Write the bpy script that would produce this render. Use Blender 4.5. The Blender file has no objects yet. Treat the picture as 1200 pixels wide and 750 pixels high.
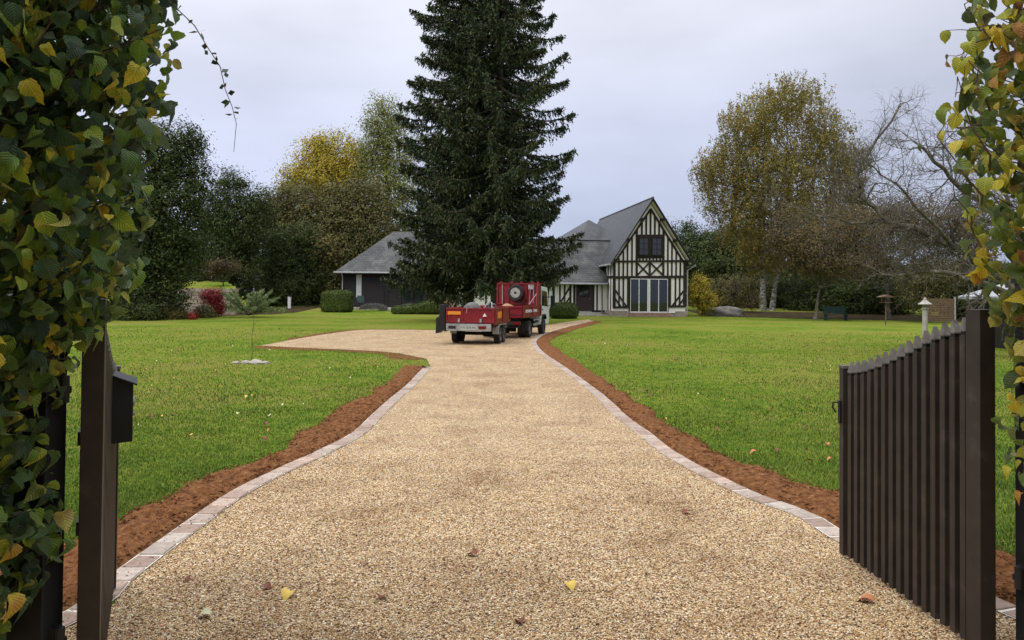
import bpy, bmesh, math, random
import numpy as np
from mathutils import Vector, Matrix
R = math.radians
random.seed(7)
rng = np.random.default_rng(11)
S = bpy.context.scene
COL = S.collection
# ------------------------------------------------------------------ camera
F_PX, W_PX, H_PX = 867.0, 1200.0, 750.0
EYE = 1.65
PITCH, ROLL, HOR = R(1.0), R(0.5), 345.0
CY = HOR - F_PX*math.tan(PITCH)
fwd = Vector((0, math.cos(PITCH), math.sin(PITCH)))
upv = Vector((0, -math.sin(PITCH), math.cos(PITCH)))
rgt = Vector((1, 0, 0))
c_, s_ = math.cos(ROLL), math.sin(ROLL)
rr = rgt*c_ + upv*s_
uu = upv*c_ - rgt*s_
cam_d = bpy.data.cameras.new('camera')
cam = bpy.data.objects.new('camera', cam_d); COL.objects.link(cam)
M = Matrix((rr, uu, -fwd)).transposed().to_4x4()
M.translation = (0, 0, EYE)
cam.matrix_world = M
cam_d.sensor_width = 36; cam_d.lens = 36*F_PX/W_PX
cam_d.shift_y = (CY-H_PX/2)/W_PX
cam_d.clip_end = 2000; cam_d.clip_start = 0.05
S.camera = cam

def ray(px, py):
    return rr*((px-600)/F_PX) + uu*((CY-py)/F_PX) + fwd
def P(px, py, z=0.0):
    d = ray(px, py); t = (z-EYE)/d.z
    return Vector((d.x*t, d.y*t, z))
def PD(px, py, D):
    "point on the pixel's ray at forward distance D"
    d = ray(px, py); t = D/d.y
    return Vector((d.x*t, D, EYE+d.z*t))

# ------------------------------------------------------------------ world, sun, exposure
w = bpy.data.worlds.new('World'); S.world = w; w.use_nodes = True
nt = w.node_tree; nt.nodes.clear()
out = nt.nodes.new('ShaderNodeOutputWorld'); bg = nt.nodes.new('ShaderNodeBackground')
sky = nt.nodes.new('ShaderNodeTexSky'); sky.sky_type = 'NISHITA'; sky.sun_disc = False
sky.sun_elevation = R(50); sky.sun_rotation = R(-131); sky.air_density = 1.0; sky.dust_density = 3.0
tc = nt.nodes.new('ShaderNodeTexCoord')
sep = nt.nodes.new('ShaderNodeSeparateXYZ'); nt.links.new(tc.outputs['Generated'], sep.inputs[0])
# overcast deck: brighter to the zenith, as a real cloud layer is
ramp = nt.nodes.new('ShaderNodeValToRGB')
nt.links.new(sep.outputs['Z'], ramp.inputs[0])
e = ramp.color_ramp.elements
e[0].position = 0.0; e[0].color = (4.9, 5.6, 7.8, 1)
e[1].position = 1.0; e[1].color = (24, 24.2, 25, 1)
m1 = e.new(0.22); m1.color = (6.4, 6.8, 8.5, 1)
m2 = e.new(0.40); m2.color = (8.6, 8.7, 9.6, 1)
mp = nt.nodes.new('ShaderNodeMapping'); mp.inputs['Scale'].default_value = (1.4, 1.4, 4.0)
nt.links.new(tc.outputs['Generated'], mp.inputs[0])
nz = nt.nodes.new('ShaderNodeTexNoise'); nz.inputs['Scale'].default_value = 1.6; nz.inputs['Detail'].default_value = 4
nt.links.new(mp.outputs[0], nz.inputs[0])
mr = nt.nodes.new('ShaderNodeMapRange'); mr.inputs[1].default_value = .3; mr.inputs[2].default_value = .7
mr.inputs[3].default_value = .86; mr.inputs[4].default_value = 1.16
nt.links.new(nz.outputs[0], mr.inputs[0])
# a little brighter towards the west (left), where the thin cloud lets more light through
mx = nt.nodes.new('ShaderNodeMapRange'); mx.inputs[1].default_value = -.7; mx.inputs[2].default_value = .7
mx.inputs[3].default_value = 1.20; mx.inputs[4].default_value = .88
nt.links.new(sep.outputs['X'], mx.inputs[0])
mu = nt.nodes.new('ShaderNodeMath'); mu.operation = 'MULTIPLY'
nt.links.new(mr.outputs[0], mu.inputs[0]); nt.links.new(mx.outputs[0], mu.inputs[1])
vm = nt.nodes.new('ShaderNodeVectorMath'); vm.operation = 'SCALE'
nt.links.new(ramp.outputs[0], vm.inputs[0]); nt.links.new(mu.outputs[0], vm.inputs['Scale'])
mix = nt.nodes.new('ShaderNodeMix'); mix.data_type = 'RGBA'; mix.inputs[0].default_value = 0.90
nt.links.new(sky.outputs[0], mix.inputs[6]); nt.links.new(vm.outputs[0], mix.inputs[7])
nt.links.new(mix.outputs[2], bg.inputs[0]); bg.inputs[1].default_value = 0.08
nt.links.new(bg.outputs[0], out.inputs[0])
sd = bpy.data.lights.new('sun', 'SUN'); sd.energy = 1.1; sd.angle = R(25); sd.color = (1, .96, .9)
so = bpy.data.objects.new('sun', sd); COL.objects.link(so)
so.rotation_euler = (R(50), 0, R(-150)); 
# light comes from behind-left, high
so.rotation_euler = Vector((0.48, 0.42, -0.77)).to_track_quat('-Z', 'Y').to_euler()
S.view_settings.view_transform = 'Standard'; S.view_settings.look = 'None'
S.view_settings.exposure = 0.38; S.view_settings.gamma = 1
S.render.engine = 'CYCLES'

# ------------------------------------------------------------------ materials
def newmat(name, rough=.8, spec=.3):
    m = bpy.data.materials.new(name); m.use_nodes = True
    b = m.node_tree.nodes['Principled BSDF']
    b.inputs['Roughness'].default_value = rough
    b.inputs['Specular IOR Level'].default_value = spec
    return m, m.node_tree, b
def lin(c, a=1): return (c[0], c[1], c[2], a)
def ramp_node(t, stops, interp='LINEAR'):
    r = t.nodes.new('ShaderNodeValToRGB'); r.color_ramp.interpolation = interp
    el = r.color_ramp.elements
    el[0].position, el[0].color = stops[0][0], lin(stops[0][1])
    el[1].position, el[1].color = stops[-1][0], lin(stops[-1][1])
    for p, c in stops[1:-1]:
        k = el.new(p); k.color = lin(c)
    return r
def noise_node(t, scale, detail=4, rough=.55, vec=None):
    n = t.nodes.new('ShaderNodeTexNoise'); n.inputs['Scale'].default_value = scale
    n.inputs['Detail'].default_value = detail; n.inputs['Roughness'].default_value = rough
    if vec is None:
        tcn = t.nodes.new('ShaderNodeTexCoord'); vec = tcn.outputs['Object']
    t.links.new(vec, n.inputs[0]); return n
def bump(t, b, h, dist, strength=1.0):
    k = t.nodes.new('ShaderNodeBump'); k.inputs['Distance'].default_value = dist; k.inputs['Strength'].default_value = strength
    t.links.new(h, k.inputs['Height']); t.links.new(k.outputs[0], b.inputs['Normal'])
def mat_noise(name, stops, scale=3, rough=.8, bscale=None, bdist=.01, metallic=0, spec=.3, detail=5):
    m, t, b = newmat(name, rough, spec)
    n = noise_node(t, scale, detail)
    r = ramp_node(t, [(.28+.44*p, c) for p, c in stops]); t.links.new(n.outputs[0], r.inputs[0])
    t.links.new(r.outputs[0], b.inputs['Base Color']); b.inputs['Metallic'].default_value = metallic
    if bscale:
        n2 = noise_node(t, bscale, 5); bump(t, b, n2.outputs[0], bdist)
    return m
def mat_leaf(name, stops, rough=.5, trans=.25, spec=.3, vary=.35, vscale=.35):
    "leaf material: every leaf its own tone, plus patches across the crown"
    m, t, b = newmat(name, rough, spec)
    g = t.nodes.new('ShaderNodeNewGeometry')
    n = noise_node(t, vscale, 2)
    a = t.nodes.new('ShaderNodeMath'); a.operation = 'MULTIPLY_ADD'
    t.links.new(n.outputs[0], a.inputs[0]); a.inputs[1].default_value = vary*2
    s = t.nodes.new('ShaderNodeMath'); s.operation = 'MULTIPLY_ADD'
    t.links.new(g.outputs['Random Per Island'], s.inputs[0]); s.inputs[1].default_value = 1-vary; s.inputs[2].default_value = -vary*.5
    t.links.new(s.outputs[0], a.inputs[2])
    r = ramp_node(t, stops); t.links.new(a.outputs[0], r.inputs[0])
    t.links.new(r.outputs[0], b.inputs['Base Color'])
    if trans > 0:
        tr = t.nodes.new('ShaderNodeBsdfTranslucent'); mxs = t.nodes.new('ShaderNodeMixShader')
        mxs.inputs[0].default_value = trans
        t.links.new(r.outputs[0], tr.inputs[0]); t.links.new(b.outputs[0], mxs.inputs[1]); t.links.new(tr.outputs[0], mxs.inputs[2])
        o = t.nodes['Material Output']; t.links.new(mxs.outputs[0], o.inputs[0])
    return m
def mat_bigleaf(name, stops):
    m, t, b = newmat(name, .42, .35)
    g = t.nodes.new('ShaderNodeNewGeometry')
    r = ramp_node(t, stops); 
    uvn = t.nodes.new('ShaderNodeUVMap'); uvn.uv_map = 'UVMap'
    sp = t.nodes.new('ShaderNodeSeparateXYZ'); t.links.new(uvn.outputs[0], sp.inputs[0])
    def mth(op, a, bb=None, c=None):
        k = t.nodes.new('ShaderNodeMath'); k.operation = op
        for i, v in enumerate((a, bb, c)):
            if v is None: continue
            if isinstance(v, (int, float)): k.inputs[i].default_value = v
            else: t.links.new(v, k.inputs[i])
        return k.outputs[0]
    au = mth('ABSOLUTE', mth('SUBTRACT', sp.outputs[0], .5))
    ph = mth('MULTIPLY_ADD', au, -1.1, sp.outputs[1])
    wv = mth('SINE', mth('MULTIPLY', ph, 50.0))
    pleat = mth('MULTIPLY_ADD', wv, .5, .5)
    vein = mth('GREATER_THAN', wv, .86)
    mid = mth('LESS_THAN', au, .022)
    vv = mth('MAXIMUM', vein, mid)
    nn = noise_node(t, 14, 3)
    # yellowing from the margins on some leaves
    base = mth('MULTIPLY_ADD', nn.outputs[0], .30, mth('MULTIPLY_ADD', g.outputs['Random Per Island'], .95, -.12))
    t.links.new(base, r.inputs[0])
    mxc = t.nodes.new('ShaderNodeMix'); mxc.data_type = 'RGBA'; mxc.blend_type = 'MULTIPLY'
    mxc.inputs[0].default_value = 1
    t.links.new(r.outputs[0], mxc.inputs[6])
    cr = ramp_node(t, [(0, (1, 1, 1)), (1, (1.5, 1.45, 1.3))]); t.links.new(vv, cr.inputs[0]); t.links.new(cr.outputs[0], mxc.inputs[7])
    mxb = t.nodes.new('ShaderNodeMix'); mxb.data_type = 'RGBA'; t.links.new(mth('MULTIPLY', g.outputs['Backfacing'], .45), mxb.inputs[0])
    t.links.new(mxc.outputs[2], mxb.inputs[6]); mxb.inputs[7].default_value = (.20, .25, .15, 1)
    nb_ = noise_node(t, 70, 3); spot = ramp_node(t, [(.62, (0, 0, 0)), (.72, (1, 1, 1))]); t.links.new(nb_.outputs[0], spot.inputs[0])
    mxd = t.nodes.new('ShaderNodeMix'); mxd.data_type = 'RGBA'; t.links.new(mth('MULTIPLY', spot.outputs[0], .6), mxd.inputs[0]); t.links.new(mxb.outputs[2], mxd.inputs[6]); mxd.inputs[7].default_value = (.09, .05, .02, 1)
    mxc = mxd
    t.links.new(mxc.outputs[2], b.inputs['Base Color'])
    bump(t, b, pleat, .0020, .9)
    tr = t.nodes.new('ShaderNodeBsdfTranslucent'); mxs = t.nodes.new('ShaderNodeMixShader'); mxs.inputs[0].default_value = .34
    t.links.new(mxc.outputs[2], tr.inputs[0]); t.links.new(b.outputs[0], mxs.inputs[1]); t.links.new(tr.outputs[0], mxs.inputs[2])
    t.links.new(mxs.outputs[0], t.nodes['Material Output'].inputs[0])
    return m

MT = {}
# lawn
def mat_lawn():
    m, t, b = newmat('lawn', .95, .0)
    n1 = noise_node(t, .22, 4); n2 = noise_node(t, 3.0, 6, .7); n3 = noise_node(t, 22, 6, .75)
    mm = t.nodes.new('ShaderNodeMath'); mm.operation = 'MULTIPLY_ADD'; t.links.new(n1.outputs[0], mm.inputs[0]); mm.inputs[1].default_value = .8
    t.links.new(n2.outputs[0], mm.inputs[2])
    r = ramp_node(t, [(.46, (.085, .08, .03)), (.58, (.055, .095, .018)), (.76, (.10, .165, .024)), (.90, (.165, .215, .034)), (1, (.21, .205, .055))])
    t.links.new(mm.outputs[0], r.inputs[0])
    r2 = ramp_node(t, [(.32, (.45, .45, .4)), (.62, (1.25, 1.25, 1.1))]); t.links.new(n3.outputs[0], r2.inputs[0])
    mx = t.nodes.new('ShaderNodeMix'); mx.data_type = 'RGBA'; mx.blend_type = 'MULTIPLY'; mx.inputs[0].default_value = 1
    t.links.new(r.outputs[0], mx.inputs[6]); t.links.new(r2.outputs[0], mx.inputs[7])
    t.links.new(mx.outputs[2], b.inputs['Base Color']); bump(t, b, n3.outputs[0], .03)
    return m
MT['lawn'] = mat_lawn()
MT['grass'] = mat_leaf('grass', [(0, (.03, .05, .012)), (.35, (.075, .13, .018)), (.62, (.14, .215, .028)), (.85, (.24, .28, .05)), (1, (.40, .34, .15))], .7, .3, .15, .55, .8)
def mat_gravel(name='gravel', sc=98):
    m, t, b = newmat(name, .75, .25)
    tcn = t.nodes.new('ShaderNodeTexCoord')
    v = t.nodes.new('ShaderNodeTexVoronoi'); v.inputs['Scale'].default_value = sc; t.links.new(tcn.outputs['Object'], v.inputs[0])
    sp = t.nodes.new('ShaderNodeSeparateColor'); t.links.new(v.outputs['Color'], sp.inputs[0])
    r = ramp_node(t, GRAVEL_STOPS); t.links.new(sp.outputs[0], r.inputs[0])
    d = ramp_node(t, [(.0, (1.1, 1.1, 1.1)), (.55, (.85, .82, .78)), (.8, (.16, .12, .09))]); 
    v2 = t.nodes.new('ShaderNodeMath'); v2.operation = 'MULTIPLY'; t.links.new(v.outputs['Distance'], v2.inputs[0]); v2.inputs[1].default_value = 1.0
    t.links.new(v2.outputs[0], d.inputs[0])
    mx = t.nodes.new('ShaderNodeMix'); mx.data_type = 'RGBA'; mx.blend_type = 'MULTIPLY'; mx.inputs[0].default_value = 1
    t.links.new(r.outputs[0], mx.inputs[6]); t.links.new(d.outputs[0], mx.inputs[7])
    n = noise_node(t, 1.3, 8, .72); r3 = ramp_node(t, [(.32, (.70, .61, .53)), (.5, (.97, .95, .92)), (.62, (1.08, 1.07, 1.03))]); t.links.new(n.outputs[0], r3.inputs[0])
    mx2 = t.nodes.new('ShaderNodeMix'); mx2.data_type = 'RGBA'; mx2.blend_type = 'MULTIPLY'; mx2.inputs[0].default_value = 1
    t.links.new(mx.outputs[2], mx2.inputs[6]); t.links.new(r3.outputs[0], mx2.inputs[7])
    t.links.new(mx2.outputs[2], b.inputs['Base Color'])
    inv = t.nodes.new('ShaderNodeMath'); inv.operation = 'SUBTRACT'; inv.inputs[0].default_value = 1; t.links.new(v.outputs['Distance'], inv.inputs[1])
    bump(t, b, inv.outputs[0], .008, 1.0)
    return m
GRAVEL_STOPS = [(0, (.05, .03, .02)), (.10, (.18, .085, .04)), (.22, (.42, .25, .11)), (.36, (.76, .60, .36)), (.48, (.38, .21, .09)), (.60, (.84, .69, .45)), (.73, (.97, .91, .77)), (.84, (.55, .34, .14)), (.93, (.86, .67, .38)), (1, (.14, .10, .075))]
MT['gravel'] = mat_gravel()
m, t, b = newmat('pebble', .6, .3)
g = t.nodes.new('ShaderNodeNewGeometry'); r = ramp_node(t, GRAVEL_STOPS); t.links.new(g.outputs['Random Per Island'], r.inputs[0])
n = noise_node(t, 1.3, 8, .72); r3 = ramp_node(t, [(.32, (.62, .54, .46)), (.5, (.92, .89, .85)), (.62, (.95, .90, .84))]); t.links.new(n.outputs[0], r3.inputs[0])
mx2 = t.nodes.new('ShaderNodeMix'); mx2.data_type = 'RGBA'; mx2.blend_type = 'MULTIPLY'; mx2.inputs[0].default_value = 1
t.links.new(r.outputs[0], mx2.inputs[6]); t.links.new(r3.outputs[0], mx2.inputs[7]); t.links.new(mx2.outputs[2], b.inputs['Base Color'])
MT['pebble'] = m
MT['soil'] = mat_noise('soil', [(0, (.07, .026, .009)), (.45, (.18, .075, .028)), (.8, (.25, .115, .048)), (1, (.33, .17, .085))], 19, .95, 42, .04, 0, .1)
MT['litter'] = mat_noise('leaf_litter', [(0, (.018, .014, .009)), (.5, (.05, .034, .018)), (1, (.07, .075, .02))], 2.5, .95, 30, .03, 0, .1)
m, t, b = newmat('kerb_stone', .8, .25)
g = t.nodes.new('ShaderNodeNewGeometry'); r = ramp_node(t, [(0, (.29, .21, .17)), (.35, (.40, .295, .235)), (.6, (.35, .30, .26)), (.8, (.47, .35, .28)), (1, (.44, .39, .34))]); t.links.new(g.outputs['Random Per Island'], r.inputs[0])
n = noise_node(t, 25, 5); r2 = ramp_node(t, [(.3, (.75, .75, .75)), (.7, (1.15, 1.15, 1.15))]); t.links.new(n.outputs[0], r2.inputs[0])
mx = t.nodes.new('ShaderNodeMix'); mx.data_type = 'RGBA'; mx.blend_type = 'MULTIPLY'; mx.inputs[0].default_value = 1
t.links.new(r.outputs[0], mx.inputs[6]); t.links.new(r2.outputs[0], mx.inputs[7]); t.links.new(mx.outputs[2], b.inputs['Base Color']); bump(t, b, n.outputs[0], .006)
MT['kerb'] = m
MT['mortar'] = mat_noise('mortar', [(0, (.62, .58, .52)), (1, (.74, .70, .64))], 20, .9)
# leaves
MT['hedge_l'] = mat_bigleaf('hazel_leaf_green', [(0, (.016, .036, .018)), (.28, (.034, .072, .026)), (.50, (.070, .135, .026)), (.70, (.135, .23, .028)), (.85, (.26, .34, .036)), (.95, (.56, .48, .045)), (1, (.50, .30, .05))])
MT['hedge_r'] = mat_bigleaf('hazel_leaf_yellow', [(0, (.04, .06, .02)), (.22, (.09, .14, .024)), (.46, (.19, .25, .03)), (.68, (.40, .38, .035)), (.86, (.62, .46, .04)), (.94, (.40, .20, .04)), (1, (.16, .07, .04))])
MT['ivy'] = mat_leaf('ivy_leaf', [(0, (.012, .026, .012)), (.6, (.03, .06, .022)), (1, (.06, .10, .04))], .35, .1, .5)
MT['twig'] = mat_noise('twig_bark', [(0, (.06, .04, .03)), (1, (.16, .12, .09))], 12, .9)
MT['dead'] = mat_leaf('dead_leaf', [(0, (.09, .04, .022)), (1, (.24, .13, .07))], .8, .1)
MT['spruce'] = mat_leaf('spruce_needles', [(0, (.012, .020, .009)), (.4, (.030, .047, .019)), (.72, (.064, .084, .030)), (1, (.15, .13, .06))], .6, .0, .2, .3, .5)
MT['birch'] = mat_leaf('birch_leaves', [(0, (.07, .075, .024)), (.35, (.18, .165, .045)), (.65, (.33, .265, .07)), (.9, (.52, .39, .12)), (1, (.44, .27, .08))], .6, .3, .2)
MT['dark'] = mat_leaf('evergreen_leaves', [(0, (.018, .027, .010)), (.45, (.042, .062, .018)), (.8, (.090, .112, .034)), (1, (.17, .165, .06))], .65, .12, .12)
MT['mid'] = mat_leaf('olive_leaves', [(0, (.04, .044, .014)), (.45, (.095, .095, .026)), (.8, (.18, .15, .038)), (1, (.28, .19, .05))], .6, .15)
MT['brown'] = mat_leaf('brown_leaves', [(0, (.05, .04, .02)), (.5, (.11, .08, .035)), (.85, (.19, .13, .045)), (1, (.28, .17, .055))], .7, .15)
MT['yellow'] = mat_leaf('yellow_leaves', [(0, (.12, .11, .02)), (.35, (.32, .26, .03)), (.75, (.56, .44, .04)), (1, (.40, .25, .04))], .6, .3)
MT['pale'] = mat_leaf('pale_green_leaves', [(0, (.09, .11, .03)), (.5, (.20, .22, .055)), (1, (.36, .36, .10))], .6, .35)
MT['red'] = mat_leaf('red_leaves', [(0, (.16, .012, .018)), (.6, (.36, .025, .035)), (1, (.42, .09, .06))], .6, .2)
MT['shrubpale'] = mat_leaf('silver_green_leaves', [(0, (.18, .24, .10)), (.6, (.34, .42, .19)), (1, (.50, .56, .30))], .6, .2)
MT['clip'] = mat_leaf('clipped_leaves', [(0, (.04, .06, .014)), (.5, (.075, .11, .018)), (1, (.13, .16, .03))], .6, .05)
MT['lav'] = mat_leaf('lavender_stems', [(0, (.10, .10, .09)), (1, (.24, .24, .22))], .8, .1)
MT['bark'] = mat_noise('bark', [(0, (.03, .024, .018)), (1, (.10, .08, .06))], 6, .95, 20, .02)
MT['graybark'] = mat_noise('lichen_bark', [(0, (.055, .045, .035)), (.6, (.12, .105, .08)), (1, (.25, .25, .18))], 9, .95, 30, .01)
m, t, b = newmat('birch_bark', .8)
tcn = t.nodes.new('ShaderNodeTexCoord'); mpn = t.nodes.new('ShaderNodeMapping'); mpn.inputs['Scale'].default_value = (1.5, 1.5, 3.5)
t.links.new(tcn.outputs['Object'], mpn.inputs[0]); n = noise_node(t, 2.2, 4, .6, mpn.outputs[0])
r = ramp_node(t, [(.40, (.04, .035, .03)), (.50, (.22, .21, .19)), (.75, (.38, .36, .32))]); t.links.new(n.outputs[0], r.inputs[0]); t.links.new(r.outputs[0], b.inputs['Base Color'])
MT['birchbark'] = m
# built things
def mat_slate(name, c0, c1, lich):
    m, t, b = newmat(name, .55, .4)
    uvn = t.nodes.new('ShaderNodeTexCoord')
    br = t.nodes.new('ShaderNodeTexBrick'); t.links.new(uvn.outputs['UV'], br.inputs[0])
    br.inputs['Scale'].default_value = 1.0; br.inputs['Brick Width'].default_value = .32; br.inputs['Row Height'].default_value = .22
    br.inputs['Mortar Size'].default_value = .012; br.inputs['Color1'].default_value = lin(c0); br.inputs['Color2'].default_value = lin(c1)
    br.inputs['Mortar'].default_value = lin([x*.35 for x in c0])
    n = noise_node(t, .9, 6, .7); r = ramp_node(t, [(.45, (0, 0, 0)), (.75, (1, 1, 1))]); t.links.new(n.outputs[0], r.inputs[0])
    ml = t.nodes.new('ShaderNodeMath'); ml.operation = 'MULTIPLY'; t.links.new(r.outputs[0], ml.inputs[0]); ml.inputs[1].default_value = lich
    mx = t.nodes.new('ShaderNodeMix'); mx.data_type = 'RGBA'; t.links.new(ml.outputs[0], mx.inputs[0]); t.links.new(br.outputs[0], mx.inputs[6]); mx.inputs[7].default_value = (.30, .29, .26, 1)
    t.links.new(mx.outputs[2], b.inputs['Base Color'])
    inv = t.nodes.new('ShaderNodeMath'); inv.operation = 'SUBTRACT'; inv.inputs[0].default_value = 1; t.links.new(br.outputs['Fac'], inv.inputs[1])
    bump(t, b, inv.outputs[0], .02)
    return m
MT['slate'] = mat_slate('slate_roof', (.048, .053, .062), (.066, .072, .082), .12)
MT['slate_old'] = mat_slate('weathered_slate_roof', (.036, .040, .045), (.064, .067, .070), .42)
MT['ridge'] = mat_noise('zinc_ridge', [(0, (.05, .05, .055)), (1, (.08, .08, .085))], 5, .5)
MT['timber'] = mat_noise('dark_timber', [(0, (.016, .012, .010)), (1, (.038, .028, .022))], 8, .75, 40, .004)
MT['render'] = mat_noise('cream_render', [(0, (.82, .77, .70)), (.4, (.88, .85, .80)), (1, (.90, .88, .84))], 1.2, .9, 30, .003)
MT['board'] = mat_noise('black_boards', [(0, (.010, .009, .010)), (1, (.026, .022, .022))], 6, .7, 30, .004)
MT['white'] = mat_noise('white_paint', [(0, (.70, .70, .68)), (1, (.82, .82, .80))], 5, .4)
MT['blind'] = mat_noise('pale_blind', [(0, (.42, .44, .45)), (1, (.52, .54, .55))], 3, .6)
m, t, b = newmat('window_glass', .05, .45); b.inputs['Base Color'].default_value = (.015, .018, .022, 1); b.inputs['Metallic'].default_value = .0; b.inputs['Coat Weight'].default_value = .6
MT['glass'] = m
def mat_brick(name, c0, c1, mo, bw=.24, rh=.08):
    m, t, b = newmat(name, .9, .15)
    tcn = t.nodes.new('ShaderNodeTexCoord'); br = t.nodes.new('ShaderNodeTexBrick'); t.links.new(tcn.outputs['UV'], br.inputs[0])
    br.inputs['Scale'].default_value = 1; br.inputs['Brick Width'].default_value = bw; br.inputs['Row Height'].default_value = rh; br.inputs['Mortar Size'].default_value = .012
    br.inputs['Color1'].default_value = lin(c0); br.inputs['Color2'].default_value = lin(c1); br.inputs['Mortar'].default_value = lin(mo)
    n = noise_node(t, 5, 5); r2 = ramp_node(t, [(.3, (.7, .7, .7)), (.7, (1.2, 1.2, 1.2))]); t.links.new(n.outputs[0], r2.inputs[0])
    mx = t.nodes.new('ShaderNodeMix'); mx.data_type = 'RGBA'; mx.blend_type = 'MULTIPLY'; mx.inputs[0].default_value = 1
    t.links.new(br.outputs[0], mx.inputs[6]); t.links.new(r2.outputs[0], mx.inputs[7]); t.links.new(mx.outputs[2], b.inputs['Base Color'])
    inv = t.nodes.new('ShaderNodeMath'); inv.operation = 'SUBTRACT'; inv.inputs[0].default_value = 1; t.links.new(br.outputs['Fac'], inv.inputs[1]); bump(t, b, inv.outputs[0], .01)
    return m
MT['brick'] = mat_brick('brick', (.26, .12, .08), (.40, .22, .15), (.36, .33, .28))
MT['stonewall'] = mat_brick('rubble_wall', (.30, .25, .20), (.46, .38, .30), (.10, .08, .06), .5, .27)
MT['stone'] = mat_noise('stone', [(0, (.22, .18, .15)), (1, (.44, .38, .32))], 3, .9, 20, .01)
MT['concrete'] = mat_noise('pale_concrete', [(0, (.30, .28, .25)), (1, (.44, .42, .38))], 4, .9, 30, .004)
MT['gate'] = mat_noise('brown_gate_paint', [(0, (.020, .0140, .0110)), (.7, (.032, .0235, .019)), (1, (.052, .040, .033))], 9, .5, 60, .0006, 0, .35)
_m = MT['gate']; _t = _m.node_tree; _b = _t.nodes['Principled BSDF']; _src = _b.inputs['Base Color'].links[0].from_socket
_n = noise_node(_t, 90, 8, .8); _r = ramp_node(_t, [(.66, (0, 0, 0)), (.74, (1, 1, 1))]); _t.links.new(_n.outputs[0], _r.inputs[0])
_x = _t.nodes.new('ShaderNodeMix'); _x.data_type = 'RGBA'; _t.links.new(_r.outputs[0], _x.inputs[0]); _t.links.new(_src, _x.inputs[6]); _x.inputs[7].default_value = (.13, .11, .095, 1); _t.links.new(_x.outputs[2], _b.inputs['Base Color'])
MT['cap'] = mat_noise('black_cap', [(0, (.006, .006, .006)), (1, (.012, .012, .012))], 8, .4)
MT['capgrey'] = mat_noise('weathered_cap', [(0, (.07, .062, .056)), (1, (.16, .145, .13))], 20, .6)
MT['black'] = mat_noise('black_metal', [(0, (.010, .010, .011)), (1, (.020, .020, .021))], 6, .5)
MT['redpaint'] = mat_noise('red_truck_paint', [(0, (.10, .008, .012)), (.35, (.17, .007, .015)), (1, (.25, .010, .02))], 7, .42, None, 0, 0, .5)
MT['rubber'] = mat_noise('rubber', [(0, (.012, .012, .012)), (1, (.045, .042, .04))], 8, .9)
MT['rim'] = mat_noise('dusty_rim', [(0, (.20, .19, .18)), (1, (.42, .41, .40))], 8, .5)
MT['galv'] = mat_noise('galvanised_steel', [(0, (.22, .23, .24)), (1, (.45, .46, .47))], 8, .45, None, 0, .4, .5)
MT['zinc'] = mat_noise('zinc_pipe', [(0, (.28, .29, .31)), (1, (.40, .41, .43))], 4, .5)
MT['chassis'] = mat_noise('chassis', [(0, (.014, .014, .015)), (1, (.03, .028, .026))], 6, .8)
MT['sand'] = mat_noise('sand', [(0, (.28, .16, .08)), (1, (.42, .26, .14))], 9, .95, 40, .01)
def flat(name, c, rough=.5, spec=.4):
    m, t, b = newmat(name, rough, spec); b.inputs['Base Color'].default_value = lin(c); return m
MT['orange'] = flat('orange_marking', (.75, .20, .02)); MT['yellow_mark'] = flat('yellow_marking', (.62, .30, .02)); MT['lampred'] = flat('red_lens', (.16, .008, .008), .3)
MT['platewhite'] = flat('number_plate', (.45, .45, .42)); MT['ink'] = flat('black_lettering', (.01, .01, .01)); MT['whitemark'] = flat('white_lettering', (.70, .70, .70))
MT['cabwhite'] = mat_noise('white_cab_paint', [(0, (.58, .62, .62)), (1, (.70, .73, .73))], 3, .3, None, 0, 0, .5)
MT['greenbench'] = flat('dark_green_paint', (.008, .035, .03))
MT['leafyellow'] = flat('fallen_leaf_yellow', (.60, .42, .08), .7); MT['leafbrown'] = flat('fallen_leaf_brown', (.16, .05, .025), .7)
MT['leafpale'] = flat('fallen_leaf_pale', (.52, .50, .32), .7); MT['leaforange'] = flat('fallen_leaf_orange', (.45, .17, .07), .7)
MT['woodpanel'] = mat_noise('weathered_slats', [(0, (.09, .055, .035)), (1, (.17, .11, .07))], 6, .85)
MT['rock'] = mat_noise('rock', [(0, (.10, .095, .085)), (1, (.24, .225, .20))], 4, .9, 12, .05)

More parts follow.
